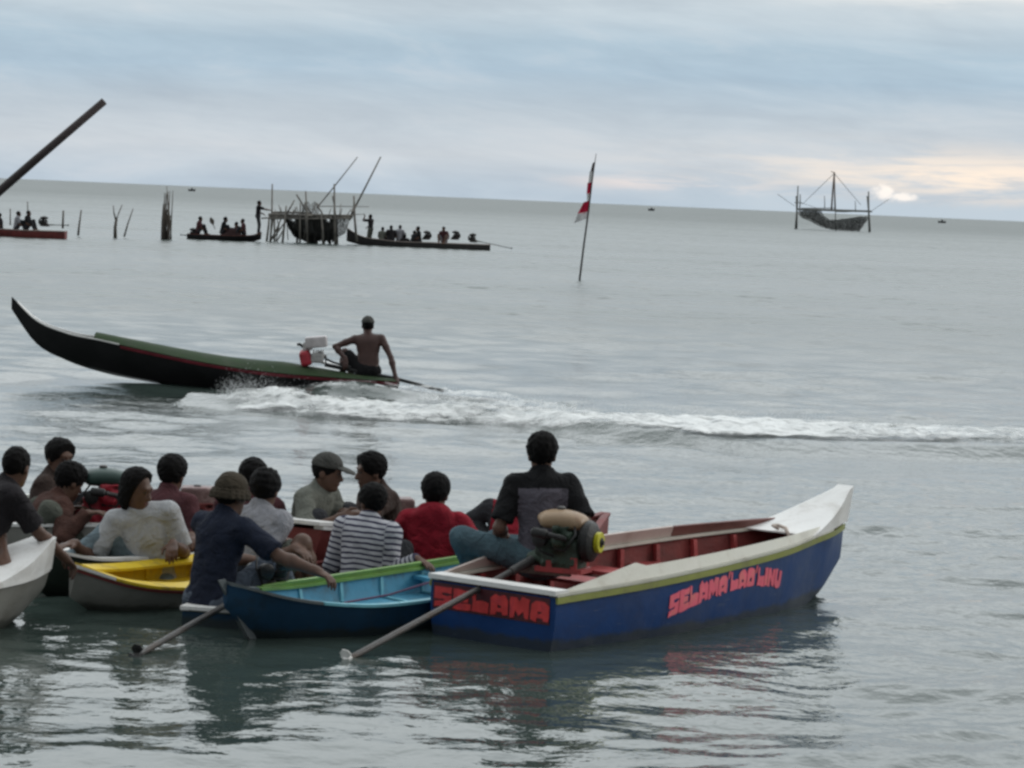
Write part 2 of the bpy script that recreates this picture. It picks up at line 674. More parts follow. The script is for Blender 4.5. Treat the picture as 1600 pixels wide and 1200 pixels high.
def person(label, pel, face, lean=(8, 0), twist=0, head=(0, 0, 0), hand_r=None, hand_l=None, foot_r=None, foot_l=None,
           pole_r=None, pole_l=None, kpole_r=None, kpole_l=None, shirt=None, sleeve='short', pants=None, pant_len=1.0,
           hair='short', hat=None, hat_mat=None, skin=None, vox=.0075, size=1.0, curl=(.55, .55), group=None, hood=None,
           stripes=False, stand=False, hair_mat=None, panel=None, seed=1, slim=1.0, hold_n=(None, None), name='person'):
    pel = V3(pel)
    base = V3((pel[0], pel[1], pel[2] - (.86 if stand else .1)))
    root = thing(name, label, 'person', tuple(base), 0, group)
    th = R(face)
    fw = V3((math.cos(th), math.sin(th), 0))
    rt = V3((math.sin(th), -math.cos(th), 0))
    z = V3((0, 0, 1))

    def tilt(k, tw=0.0):
        Mx = rot(-rt, R(lean[0]) * k) @ rot(fw, R(lean[1]) * k) if True else None
        T = rot(z, R(twist) * tw)
        return Mx @ T
    sz = size
    M1, M2, M3 = tilt(.45, .3), tilt(1.05, 1.0), tilt(1.35, 1.0)
    f1, r1, u1 = M1 @ fw, M1 @ rt, M1 @ z
    f2, r2, u2 = M2 @ fw, M2 @ rt, M2 @ z
    p1 = pel + u1 * .15 * sz
    p2 = p1 + u2 * .19 * sz
    p3 = p2 + unit(u2 + .25 * (M3 @ z)) * .165 * sz
    hy, hp, hr = head
    nk = unit(u2 * .75 + z * .35 + f2 * .16)
    hc = p3 + nk * .135 * sz
    # head frame: yaw relative to the hips' facing
    th2 = th + R(hy)
    hf = V3((math.cos(th2), math.sin(th2), 0))
    hrt = V3((math.sin(th2), -math.cos(th2), 0))
    Mh = rot(-hrt, R(hp)) @ rot(hf, R(hr))
    hf, hrt, hu = Mh @ hf, Mh @ hrt, Mh @ z
    HM = np.stack([hrt, hf, hu], 1)
    sw = .178 * sz * slim
    sR, sL = p2 + u2 * .115 * sz + r2 * sw, p2 + u2 * .115 * sz - r2 * sw
    A1, A2 = .285 * sz, .25 * sz

    def deft(t, s, side):
        if t is None:
            t = pel + fw * .34 + rt * side * .16 + z * .06
        return V3(t)
    hR, hL = deft(hand_r, sR, 1), deft(hand_l, sL, -1)
    # wrist short of the hand's centre
    def arm(sh, ht, pole, side):
        pole = V3(pole) if pole is not None else (-f2 * .5 - z * .9 + r2 * side * .55)
        wt = ht + unit(sh - ht) * .06
        return ik(sh, wt, A1, A2, pole)
    eR, wR = arm(sR, hR, pole_r, 1)
    eL, wL = arm(sL, hL, pole_l, -1)
    L1, L2 = .42 * sz, .41 * sz
    jR, jL = pel + rt * .088 * sz, pel - rt * .088 * sz

    def leg(j, t, side, pole):
        if t is None:
            t = pel + fw * (.42 if not stand else .05) + rt * side * .13 - z * (.06 if not stand else .82)
        t = V3(t)
        pole = V3(pole) if pole is not None else (z + fw * .25 + rt * side * .35 if not stand else fw)
        return ik(j, t, L1, L2, pole)
    kR, aR = leg(jR, foot_r, 1, kpole_r)
    kL, aL = leg(jL, foot_l, -1, kpole_l)

    def torso(s, g=0.0, full=True):
        B = np.stack([rt, fw, z], 1)
        s.ell(pel, V3((.158, .118, .125)) * sz + g, np.stack([r1, f1, u1], 1), k=.05)
        s.ell(p1, V3((.137 * slim, .098, .13)) * sz + g, np.stack([unit(r1 + r2), unit(f1 + f2), unit(u1 + u2)], 1), k=.06)
        s.ell(p2 - u2 * .01, V3((.152 * slim, .106, .165)) * sz + g, np.stack([r2, f2, u2], 1), k=.06)
        s.ell(p2 + u2 * .075 * sz - f2 * .015, V3((.165 * slim, .085, .085)) * sz + g, np.stack([r2, f2, u2], 1), k=.05)
        s.cone(p3 - u2 * .03, sR - r2 * .02, .055 * sz + g, .056 * sz + g, k=.05)
        s.cone(p3 - u2 * .03, sL + r2 * .02, .055 * sz + g, .056 * sz + g, k=.05)

    s = SDF()
    torso(s)
    s.cone(p3 - u2 * .03, hc - hu * .03 - hf * .01, .058 * sz, .053 * sz, k=.03)
    # head
    q = sz
    s.ell(hc + (hu * .028 - hf * .012) * q, V3((.074, .094, .092)) * q, HM, k=.02)
    s.ell(hc + (hf * .022 - hu * .038) * q, V3((.060, .070, .080)) * q, HM, k=.03)
    s.ell(hc + (hf * .064 - hu * .098) * q, V3((.026, .022, .020)) * q, HM, k=.03)
    s.cone(hc + (hf * .086 + hu * .012) * q, hc + (hf * .106 - hu * .028) * q, .009 * q, .014 * q, k=.012)
    s.cone(hc + (hf * .098 - hu * .032 - hrt * .012) * q, hc + (hf * .098 - hu * .032 + hrt * .012) * q, .009 * q, .009 * q, k=.008)
    s.cone(hc + (hf * .080 + hu * .034 - hrt * .035) * q, hc + (hf * .080 + hu * .034 + hrt * .035) * q, .012 * q, .012 * q, k=.02)
    s.cone(hc + (hf * .086 - hu * .062 - hrt * .018) * q, hc + (hf * .086 - hu * .062 + hrt * .018) * q, .009 * q, .009 * q, k=.01)
    for sgn in (-1, 1):
        s.ell(hc + (hf * .093 + hu * .012 + hrt * sgn * .031) * q, V3((.016, .014, .010)) * q, HM, k=.012, sub=True)
        s.ell(hc + (hf * .078 + hu * .011 + hrt * sgn * .031) * q, V3((.012, .012, .012)) * q, HM, k=.004)
        s.ell(hc + (hrt * sgn * .076 - hf * .012 - hu * .008) * q, V3((.011, .021, .033)) * q, HM, k=.012)
    # arms
    for (sh, e, w, sgn, ht, cu, hn) in ((sR, eR, wR, 1, hR, curl[0], hold_n[0]), (sL, eL, wL, -1, hL, curl[1], hold_n[1])):
        s.cone(sh, sh + (e - sh) * .45, .053 * q, .048 * q, k=.03)
        s.cone(sh + (e - sh) * .45, e, .048 * q, .036 * q, k=.02)
        s.cone(e, e + (w - e) * .30, .038 * q, .043 * q, k=.02)
        s.cone(e + (w - e) * .30, w, .043 * q, .026 * q, k=.02)
        d = unit(ht - w) if np.linalg.norm(ht - w) > .02 else unit(w - e)
        d = unit(d + .6 * unit(w - e))
        nn = V3(hn) if hn is not None else -z
        hand_prims(s, w, d, nn, sgn, cu, q)
    # legs
    for (j, k_, a_, sgn) in ((jR, kR, aR, 1), (jL, kL, aL, -1)):
        s.cone(j, k_, .082 * q, .056 * q, k=.04)
        s.cone(k_, k_ + (a_ - k_) * .3, .054 * q, .056 * q, k=.03)
        s.cone(k_ + (a_ - k_) * .3, a_, .056 * q, .036 * q, k=.03)
        sh = unit(a_ - k_)
        ff = fw - sh * (fw @ sh)
        ff = unit(unit(ff) + fw * .5 + rt * sgn * .15)
        ff = unit(ff - z * (ff @ z) * .8)
        foot_prims(s, a_, ff, unit(z - ff * (z @ ff)))
    sk = skin or SKIN
    P, Q = s.build(vox)
    me = np_mesh('body', P - base, Q)
    body = link('body', me, [sk, MATS['eye'], MATS['lips']], root)
    if vox < .01:
        cen = P[Q].mean(1)
        mi = np.zeros(len(Q), np.int32)
        for sgn in (-1, 1):
            ec = hc + (hf * .088 + hu * .011 + hrt * sgn * .031) * q
            mi[np.linalg.norm((cen - ec) @ HM / V3((.013, .03, .008)), axis=1) < 1] = 1
        lc = hc + (hf * .094 - hu * .062) * q
        mi[np.linalg.norm((cen - lc) @ HM / V3((.026, .03, .010)), axis=1) < 1] = 2
        me.polygons.foreach_set('material_index', mi)
    v2 = max(vox, .0085) if vox < .01 else vox
    # shirt
    if shirt is not None:
        g = SDF()
        torso(g, 0)
        if hood == 'down':
            g.ell(p3 - f2 * .075 * q - u2 * .015, V3((.115, .055, .07)) * q, np.stack([r2, f2, u2], 1), k=.04)
            g.ell(p3 - f2 * .02 * q + u2 * .02, V3((.085, .075, .035)) * q, np.stack([r2, f2, u2], 1), k=.03)
        else:
            g.cone(p3 - u2 * .02, p3 + nk * .035, .062 * q, .060 * q, k=.02)
            g.clip(p3 + nk * .045 + f2 * .02, unit(nk + f2 * .35))
        g.clip(pel - u1 * .10, -u1)
        for (sh, e, w) in ((sR, eR, wR), (sL, eL, wL)):
            if sleeve == 'short':
                g.cone(sh, e, .056 * q, .056 * q, k=.03, cut=.78)
            else:
                g.cone(sh, e, .055 * q, .047 * q, k=.03)
                g.cone(e, w, .046 * q, .032 * q, k=.02, cut=.97)
        P, Q = g.build(v2, inflate=.015, noise=(.0045, 34, seed))
        me = np_mesh('shirt', P - base, Q)
        mats = shirt if isinstance(shirt, (list, tuple)) else [shirt]
        so = link('shirt', me, list(mats), root)
        if stripes:
            at_ = me.attributes.new('stripe', 'FLOAT', 'POINT')
            u = (P - pel) @ u2
            best = np.full(len(P), 1e9)
            # distance to torso axis
            for (a, c, rad, off) in ((pel, p3, .13, 0.0), (sR, eR, .05, .0), (eR, wR, .045, A1), (sL, eL, .05, 0.0), (eL, wL, .045, A1)):
                d = c - a
                t = np.clip((P - a) @ d / (d @ d), 0, 1)
                ds = np.linalg.norm(P - a - t[:, None] * d, axis=1) - rad
                m = ds < best
                best = np.where(m, ds, best)
                u = np.where(m, ((P - a) @ d / (d @ d)) * np.linalg.norm(d) + off, u)
            at_.data.foreach_set('value', u.astype(np.float32))
        if panel is not None:      # second cloth on the back panel
            cen = P[Q].mean(1)
            hgt = (cen - p2) @ u2
            lat = np.abs((cen - p2) @ r2)
            bk = (cen - p2) @ f2
            if panel == 'back':
                mi = ((bk < .0) & (hgt < .095) & (lat < .15) & (hgt > -.5)).astype(np.int32)
            else:
                mi = ((lat < .15) & (hgt < .17)).astype(np.int32)
            me.polygons.foreach_set('material_index', mi)
    # trousers
    if pants is not None:
        g = SDF()
        g.ell(pel, V3((.158, .118, .12)) * sz, np.stack([r1, f1, u1], 1), k=.05)
        for (j, k_, a_) in ((jR, kR, aR), (jL, kL, aL)):
            if pant_len <= .55:
                g.cone(j, k_, .085 * q, .075 * q, k=.04, cut=.88)
            else:
                g.cone(j, k_, .084 * q, .063 * q, k=.04)
                g.cone(k_, a_, .062 * q, .052 * q, k=.03, cut=pant_len * .95)
        P, Q = g.build(v2, inflate=.010, noise=(.004, 30, seed + 50))
        link('trousers', np_mesh('trousers', P - base, Q), pants, root)
    # hair
    if hair:
        g = SDF()
        g.ell(hc + (hu * .032 - hf * .016) * q, V3((.080, .099, .097)) * q, HM, k=.02)
        clip = [(hc + (hf * .070 + hu * .045) * q, unit(hf * .93 - hu * .18)),
                (hc + (hf * .025 - hu * .010) * q, unit(hf * .62 - hu * .80)),
                (hc - hu * .075 * q, -hu)]
        amp = .004
        if hair == 'bushy':
            g.ell(hc + (hu * .055 - hf * .005) * q, V3((.092, .106, .090)) * q, HM, k=.03)
            g.ell(hc + (hu * .07 + hf * .05) * q, V3((.065, .05, .045)) * q, HM, k=.03)
            amp = .0055
        if hair == 'long':
            g.ell(hc + (-hu * .05 - hf * .035) * q, V3((.084, .075, .095)) * q, HM, k=.04)
            g.ell(hc + (hu * .055 - hf * .005) * q, V3((.092, .106, .090)) * q, HM, k=.03)
            clip = [clip[0], (hc + (hf * .02 - hu * .010) * q, unit(hf * .9 - hu * .25))]
        if hat == 'cap' or hat == 'bucket':
            amp = .003
        P, Q = g.build(v2 * .85, inflate=.004, noise=(amp, 110, seed + 9), clip=clip)
        link('hair', np_mesh('hair', P - base, Q), hair_mat or HAIR, root)
    if hat == 'cap':
        g = SDF()
        g.ell(hc + (hu * .045 - hf * .012) * q, V3((.092, .112, .098)) * q, HM, k=.01)
        P, Q = g.build(v2 * .8, noise=(.002, 40, seed), clip=[(hc + (hu * .042) * q, -hu)])
        ho = link('cap', np_mesh('cap', P - base, Q), hat_mat, root)
        g = SDF()
        g.ell(hc + (hf * .115 + hu * .045) * q, V3((.072, .085, .011)) * q, np.stack([hrt, unit(hf - hu * .22), unit(hu + hf * .22)], 1), k=.01)
        P, Q = g.build(v2 * .7, clip=[(hc + hf * .075 * q, -hf)])
        link('brim', np_mesh('brim', P - base, Q), hat_mat, ho)
    if hat == 'bucket':
        g = SDF()
        g.ell(hc + (hu * .050 - hf * .008) * q, V3((.094, .112, .098)) * q, HM, k=.01)
        P, Q = g.build(v2 * .8, noise=(.003, 40, seed), clip=[(hc + (hu * .035) * q, -hu)])
        ho = link('hat_crown', np_mesh('hat_crown', P - base, Q), hat_mat, root)
        g = SDF()
        for k in range(20):
            a0, a1 = 2 * math.pi * k / 20, 2 * math.pi * (k + 1) / 20
            for e0, e1, rr in ((0, .5, .006), (.5, 1, .006)):
                def pt(a, e):
                    r_ = .095 + .013 * e
                    return hc + (hrt * math.cos(a) * r_ + hf * (math.sin(a) * (r_ + .018) - .008) + hu * (.036 - .044 * e)) * q
                g.cone(pt(a0, e0), pt(a1, e0), .008, .008, k=.012)
                g.cone(pt(a0, e1), pt(a1, e1), .008, .008, k=.012)
                g.cone(pt(a0, e0), pt(a0, e1), .008, .008, k=.012)
        P, Q = g.build(v2 * .8)
        link('hat_brim', np_mesh('hat_brim', P - base, Q), hat_mat, ho)
    return root


mat('eye', (.03, .022, .02), .3, .1, 30, 0, 60)
mat('lips', (.11, .045, .038), .5, .1, 30, 0.05, 60)


# ------------------------------------------------------------------ boats
def crom(xs, ys, x):
    """smooth interpolation through the stations"""
    xs, ys = np.array(xs, float), np.array(ys, float)
    d = np.gradient(ys, xs)
    i = np.clip(np.searchsorted(xs, x) - 1, 0, len(xs) - 2)
    h = xs[i + 1] - xs[i]
    t = np.clip((x - xs[i]) / h, 0, 1)
    return ((2 * t**3 - 3 * t**2 + 1) * ys[i] + (t**3 - 2 * t**2 + t) * h * d[i] + (-2 * t**3 + 3 * t**2) * ys[i + 1] + (t**3 - t**2) * h * d[i + 1])


class Boat:
    """open plank boat: x forward from the stern, y to port, z up from the water"""
    def __init__(self, name, label, cat, origin, bow_dir, st, group=None, n=44, floor=.055, heel=0.0):
        self.st = st
        self.xs = [q[0] for q in st]
        self.L = self.xs[-1]
        ang = math.atan2(bow_dir[1], bow_dir[0])
        self.root = thing(name, label, cat, (origin[0], origin[1], 0), ang, group)
        self.M = Matrix.Translation((origin[0], origin[1], 0)) @ Matrix.Rotation(ang, 4, 'Z')
        self.n = n
        self.root.rotation_euler.x = heel
        self.floor = floor

    def w(self, x, y, z):
        return self.M @ Vector((x, y, z))

    def sec(self, x):
        c = [float(crom(self.xs, [q[i] for q in self.st], x)) for i in range(1, 6)]
        zk, bc, zc, bs, zs = c
        return zk, max(bc, .006), zc, max(bs, .012), zs

    def side(self, x, f, sgn, off=0.0):
        """outer side point: f 0 chine .. 1 sheer"""
        zk, bc, zc, bs, zs = self.sec(x)
        y = bc + (bs - bc) * f + .05 * bs * math.sin(math.pi * f)
        return Vector((x, sgn * (y + off), zc + (zs - zc) * f))

    def side_z(self, x, z, sgn, off=0.0):
        zk, bc, zc, bs, zs = self.sec(x)
        return self.side(x, max(0, min(1, (z - zc) / max(zs - zc, .01))), sgn, off)

    def stations(self, a=0.0, c=None, n=None):
        c = self.L if c is None else c
        n = n or self.n
        return [a + (c - a) * i / (n - 1) for i in range(n)]

    def hull(self, m, split=None):
        mb = MB()
        rows = []
        for x in self.stations():
            zk, bc, zc, bs, zs = self.sec(x)
            pts = [self.side(x, f, 1) for f in (1, .8, .6, .4, .2, 0)] + [Vector((x, 0, zk))]
            pts += [Vector((p.x, -p.y, p.z)) for p in reversed(pts[:-1])]
            rows.append(pts)
        mb.grid(rows)
        k = len(rows[0])
        mb.f.append(tuple(range(k)))
        e = (len(rows) - 1) * k
        mb.f.append(tuple(e + i for i in range(k - 1, -1, -1)))
        return mb.obj('hull', m, self.root, 'auto')

    def lining(self, m, a=.03, c=None, t=.022):
        mb = MB()
        c = self.L - .12 if c is None else c
        rows = []
        for x in self.stations(a, c):
            zk, bc, zc, bs, zs = self.sec(x)
            fz = max(zk + .03, self.floor)
            fz = min(fz, zs - .03)
            ps = [self.side(x, 1, 1)] + [self.side_z(x, fz + (zs - fz) * f, 1) for f in (.75, .5, .25, 0)]
            ps = [Vector((x, max(p.y - t, .004), p.z + (.004 if i == 0 else 0))) for i, p in enumerate(ps)]
            rows.append(ps + [Vector((x, 0, fz))] + [Vector((p.x, -p.y, p.z)) for p in reversed(ps)])
        mb.grid(rows)
        for r_ in (rows[0], rows[-1]):
            k = len(mb.v)
            mb.v += [tuple(p) for p in r_]
            mb.f.append(tuple(range(k, k + len(r_))))
        return mb.obj('lining', m, self.root, 'auto')

    def gunwale(self, m, wi=.05, wo=.012, th=.022, a=0.0, c=None, name='gunwale', dz=0.0, sides=(1, -1)):
        for sgn in sides:
            rows = []
            for x in self.stations(a, c):
                p = self.side(x, 1, sgn)
                zt = p.z + th + dz
                yo, yi = abs(p.y) + wo, max(abs(p.y) - wi, .001)
                rows.append([(x, sgn * yo, p.z + .003 + dz), (x, sgn * yo, zt), (x, sgn * yi, zt), (x, sgn * yi, p.z + .003 + dz)])
            mb = MB()
            mb.strip(rows)
            mb.obj(name, m, self.root, 'auto')

    def rail(self, m, drop=.03, h=.03, w=.016, a=0.0, c=None, name='rub_rail'):
        for sgn in (1, -1):
            rows = []
            for x in self.stations(a, c):
                zk, bc, zc, bs, zs = self.sec(x)
                p, q_ = self.side_z(x, zs - drop + h * .5, sgn), self.side_z(x, zs - drop - h * .5, sgn)
                rows.append([(x, q_.y - sgn * .004, q_.z), (x, q_.y + sgn * w, q_.z), (x, p.y + sgn * w, p.z), (x, p.y - sgn * .004, p.z)])
            mb = MB()
            mb.strip(rows)
            mb.obj(name, m, self.root, 'auto')

    def washboard(self, m, prof, lean=.5, th=.016, name='washboard', sides=(1, -1), base=.022):
        """board standing on the sheer and leaning inboard; prof: list of (x, height)"""
        for sgn in sides:
            rows = []
            for x in self.stations(prof[0][0], prof[-1][0], 40):
                hh = float(np.interp(x, [p[0] for p in prof], [p[1] for p in prof]))
                p = self.side(x, 1, sgn)
                yo = abs(p.y)
                z0, z1 = p.z + base, p.z + base + hh
                yi = max(yo - lean * hh, .012)
                rows.append([(x, sgn * yo, z0), (x, sgn * yi, z1), (x, sgn * max(yi - th, .004), z1 - th * .3), (x, sgn * max(yo - th * 1.6, .006), z0)])
            mb = MB()
            mb.strip(rows)
            mb.obj(name, m, self.root, 'auto')

    def ribs(self, m, xs, t=.022, w=.028):
        for x in xs:
            zk, bc, zc, bs, zs = self.sec(x)
            fz = max(zk + .03, self.floor)
            prof = [self.side_z(x, fz + (zs - fz) * f, 1) for f in (.97, .6, .3, 0.02)]
            prof = [Vector((x, p.y - t + .003, p.z)) for p in prof]
            full = prof + [Vector((p.x, -p.y, p.z)) for p in reversed(prof)]
            rows = []
            for i, p in enumerate(full):
                cin = Vector((0, -math.copysign(t, p.y) * (1 if i not in (3, 4) else .6), t * (0 if i in (0, 7) else .6)))
                rows.append([(p.x - w / 2, p.y, p.z), (p.x + w / 2, p.y, p.z), (p.x + w / 2, p.y + cin.y, p.z + cin.z), (p.x - w / 2, p.y + cin.y, p.z + cin.z)])
            mb = MB()
            mb.strip(rows)
            mb.obj('rib', m, self.root)

    def thwart(self, m, x, z, w=.2, t=.022):
        p = self.side_z(x, z, 1)
        mb = MB()
        mb.box((x, 0, z), (w, 2 * (p.y - .026), t))
        mb.obj('thwart', m, self.root)

    def cap(self, m, w=.12, t=.025, over=.02, z=None, name='transom_cap'):
        zk, bc, zc, bs, zs = self.sec(0)
        mb = MB()
        mb.box((w / 2 - over, 0, (zs if z is None else z) + .012 + t / 2), (w, 2 * bs + .02, t))
        return mb.obj(name, m, self.root)

    def prow(self, m, a, rise, tipw=.06, fwdx=.04, name='foredeck', p=1.3, z0=.024):
        """raised solid foredeck that sweeps up to a blunt tip"""
        top, bot = [], []
        for i in range(16):
            t = i / 15
            x = a + (self.L - a) * t
            zk, bc, zc, bs, zs = self.sec(x)
            yy = max(bs + .012, tipw * t)
            zz = zs + z0 + rise * t ** p
            top.append([Vector((x + fwdx * t, s_ * yy, zz - .012 * abs(s_) * 0)) for s_ in (-1, -.5, 0, .5, 1)])
            bot.append([Vector((x, s_ * yy, zs + z0 - .008)) for s_ in (-1, -.5, 0, .5, 1)])
        mb = MB()
        rows = [tp + list(reversed(bt)) for tp, bt in zip(top, bot)]
        mb.grid(rows, closed_u=True)
        k = len(rows[0])
        e = len(mb.v) - k
        mb.f.append(tuple(range(k)))
        mb.f.append(tuple(e + i for i in range(k)))
        return mb.obj(name, m, self.root, 'auto')


GLYPH = {
    'S': (1, [[(0, 0), (1, 0), (1, .58), (.44, .62), (.44, .72), (1, .70), (1, 1), (0, 1), (0, .42), (.56, .38), (.56, .28), (0, .30)]]),
    'E': (1, [[(0, 0), (1, 0), (1, .28), (.46, .30), (.46, .37), (.86, .37), (.86, .62), (.46, .64), (.46, .72), (1, .73), (1, 1), (0, 1)]]),
    'L': (.95, [[(0, 0), (1, 0), (1, .56), (.22, .56), (.20, 1), (0, 1)]]),
    'A': (1, [[(0, 0), (.32, 0), (.34, .16), (.66, .16), (.68, 0), (1, 0), (1, .78), (.78, 1), (.22, 1), (0, .78)], [(.38, .38), (.62, .38), (.62, .50), (.38, .50)]]),
    'M': (1.1, [[(0, 0), (.24, 0), (.30, .40), (.50, .04), (.70, .40), (.76, 0), (1, 0), (1, 1), (.64, 1), (.50, .82), (.36, 1), (0, 1)]]),
    'O': (1, [[(0, .12), (.15, 0), (.85, 0), (1, .12), (1, .88), (.85, 1), (.15, 1), (0, .88)], [(.38, .32), (.62, .32), (.62, .50), (.38, .50)]]),
    'I': (.42, [[(0, 0), (1, 0), (1, 1), (0, 1)]]),
    'N': (1, [[(0, 0), (.34, 0), (.34, .46), (.66, 0), (1, 0), (1, 1), (.66, 1), (.66, .54), (.34, 1), (0, 1)]]),
    'U': (1, [[(0, .15), (.15, 0), (.85, 0), (1, .15), (1, 1), (.66, 1), (.62, .42), (.38, .42), (.34, 1), (0, 1)]]),
    "'": (.30, [[(.1, .72), (.6, .72), (1, 1.16), (.3, 1.16)]]),
}


def text_mesh(txt, gap=.10, jit=.03, sub=.08):
    """hand painted block letters, as one flat extruded mesh; returns the mesh and its unit coordinates"""
    r_ = np.random.default_rng(5)
    cu = bpy.data.curves.new('lettering', 'CURVE')
    cu.dimensions = '2D'
    cu.fill_mode = 'BOTH'
    cu.extrude = .03
    x = 0.0
    for ch in txt:
        w, loops = GLYPH[ch]
        for lp in loops:
            P_ = []
            for i, (a, c) in enumerate(lp):
                a2, c2 = lp[(i + 1) % len(lp)]
                k = max(1, int(math.hypot(a2 - a, c2 - c) / .25))
                for t in range(k):
                    P_.append((x + (a + (a2 - a) * t / k) * w + r_.normal(0, jit * .6), c + (c2 - c) * t / k + r_.normal(0, jit)))
            sp = cu.splines.new('POLY')
            sp.points.add(len(P_) - 1)
            for q_, (a, c) in zip(sp.points, P_):
                q_.co = (a, c, 0, 1)
            sp.use_cyclic_u = True
        x += w + gap
    to = bpy.data.objects.new('lettering', cu)
    COL.objects.link(to)
    dg = bpy.context.evaluated_depsgraph_get()
    me = bpy.data.meshes.new_from_object(to.evaluated_get(dg))
    bpy.data.objects.remove(to)
    bpy.data.curves.remove(cu)
    P = np.empty(len(me.vertices) * 3)
    me.vertices.foreach_get('co', P)
    P = P.reshape(-1, 3)
    P[:, 0] /= (x - gap)
    P[:, 2] = (P[:, 2] > 0)
    return me, P


def engine(label, loc, face, tank_mat, body_mat, accent, shaft_to=None, group=None, tank='bean', sc=1.0, pulley=None, white_tip=False, fly=True):
    """small petrol engine of a long tailed boat with tank, flywheel and shaft; local x is the way the crank points"""
    root = thing('boat_engine', label, 'engine', loc, R(face), group)
    o = V3((0, 0, 0))
    g = SDF()
    g.box((0, 0, .10), V3((.13, .10, .10)) * sc, .03, k=.02)
    g.box((.02, .02, .20), V3((.08, .075, .07)) * sc, .025, k=.03)
    g.cone((-.10, 0, .10), (-.20, 0, .06), .06 * sc, .045 * sc, k=.04)
    g.cone((.0, -.09, .16), (.02, -.16, .20), .045 * sc, .04 * sc, k=.02)
    for k in range(5):
        g.box((-.03 + .026 * k, .10, .17), V3((.006, .045, .055)) * sc, .003, k=.004)
        g.box((.02, -.055 - .014 * k, .225), V3((.07, .004, .06)) * sc, .002, k=.003)
    for k in range(4):
        g.ell((-.09 + .06 * k, -.105, .055), V3((.012, .012, .012)), k=.004)
    g.cone((.06, -.02, .24), (.10, -.06, .275), .016, .012, k=.01)
    g.box((-.13, -.05, .14), V3((.03, .04, .05)) * sc, .012, k=.01)
    sdf_obj('crankcase', g, .009, body_mat, root, noise=(.003, 60, 4))
    g = SDF()
    zt = .33 * sc
    if tank == 'bean':
        g.ell((-.02, 0, zt), V3((.165, .10, .062)) * sc, k=.03)
        g.box((0, 0, zt - .02), V3((.14, .09, .035)) * sc, .03, k=.04)
    else:
        g.box((0, 0, zt), V3((.15, .10, .065)) * sc, .022, k=.02)
    to = sdf_obj('fuel_tank', g, .008, tank_mat, root)
    mb = MB()
    mb.lathe((-.03 * sc, 0, zt + .055 * sc), (0, 0, 1), [(0, .028 * sc), (.018, .028 * sc), (.024, .018 * sc)], 14)
    mb.obj('filler_cap', MATS['worn_steel'], to, 'auto')
    if fly:
        mb = MB()
        mb.lathe((.135 * sc, 0, .19), (1, 0, 0), [(0, .05), (0, .115), (.02, .128), (.055, .12), (.075, .09), (.08, .05), (.08, .02)], 26)
        mb.obj('flywheel', IRON, root, 'auto')
    if pulley:
        mb = MB()
        mb.lathe((.215 * sc, 0, .19), (1, 0, 0), [(0, .02), (0, .06), (.008, .064), (.016, .05), (.024, .064), (.032, .06), (.032, .02)], 22)
        po_ = mb.obj('pulley', pulley, root, 'auto')
        mb = MB()
        mb.lathe((.243 * sc, 0, .19), (1, 0, 0), [(0, .030), (.010, .030), (.012, .014), (.022, .014)], 14)
        mb.obj('hub', IRON, po_, 'auto')
    mb = MB()
    mb.tube([(.05, -.11, .20), (.07, -.20, .22), (-.02, -.24, .24)], .016, 8)
    mb.lathe((-.02, -.24, .24), (-1, 0, .1), [(0, .02), (.01, .03), (.09, .03), (.10, .02)], 12)
    mb.obj('exhaust', IRON, root, 'auto')
    mb = MB()
    mb.lathe((-.10, -.10, .20), (-.2, -1, 0), [(0, .03), (.01, .048), (.05, .05), (.06, .03)], 16)
    mb.tube([(-.06, -.04, .19), (-.09, -.08, .20), (-.10, -.10, .20)], .022, 8)
    mb.obj('air_filter', IRON, root, 'auto')
    mb = MB()
    mb.tube([(.08, -.06, .30), (.12, -.13, .24), (.06, -.15, .14), (-.04, -.13, .15)], .008, 6)
    mb.tube([(-.10, -.05, .30), (-.16, -.10, .22), (-.11, -.11, .12), (-.02, -.12, .10)], .007, 6)
    mb.obj('hose', IRON, root, True)
    mb = MB()
    mb.box((.0, 0, .012), (.30, .19, .03))
    mb.box((.10, -.09, .05), (.04, .012, .09))
    mb.box((-.06, -.09, .05), (.04, .012, .09))
    mb.obj('mounting_plate', MATS['red_paint'] if body_mat is GRENG else IRON, root)
    mb = MB()
    mb.box((-.10, .06, -.008), (.34, .03, .03))
    mb.box((-.10, -.06, -.008), (.34, .03, .03))
    mb.obj('engine_bed', MATS['weathered_wood'], root)
    if shaft_to is not None:
        M = (Matrix.Translation(loc) @ Matrix.Rotation(R(face), 4, 'Z')).inverted()
        e = M @ Vector(shaft_to)
        st = Vector((-.19 * sc, 0, .06))
        mb = MB()
        d = (e - st).normalized()
        mb.tube([st, st + d * .25], [.032, .026], 10)
        mb.tube([st + d * .25, e], .019, 10)
        so = mb.obj('shaft_tube', MATS['worn_steel'], root, 'auto')
        mb = MB()
        mb.lathe(e - d * .02, d, [(0, .024), (.05, .022), (.075, .008)], 12)
        a = d.cross(Vector((0, 0, 1))).normalized()
        c = d.cross(a)
        for k in range(3):
            an = 2.1 * k + .4
            rdir = a * math.cos(an) + c * math.sin(an)
            tdir = d.cross(rdir)
            q0 = e + d * .015
            for sg in (1, -1):
                pass
            pts = [q0 + rdir * .015 - tdir * .012 - d * .008, q0 + rdir * .015 + tdir * .012 + d * .008,
                   q0 + rdir * .045 + tdir * .03 + d * .012, q0 + rdir * .07 + tdir * .014 + d * .008, q0 + rdir * .063 - tdir * .014 - d * .008, q0 + rdir * .04 - tdir * .03 - d * .016]
            n_ = d * .003
            vs = [p + n_ for p in pts] + [p - n_ for p in pts]
            fs = [(0, 1, 2, 3, 4, 5), (11, 10, 9, 8, 7, 6)] + [(i, i + 6, (i + 1) % 6 + 6, (i + 1) % 6) for i in range(6)]
            mb.add(vs, fs)
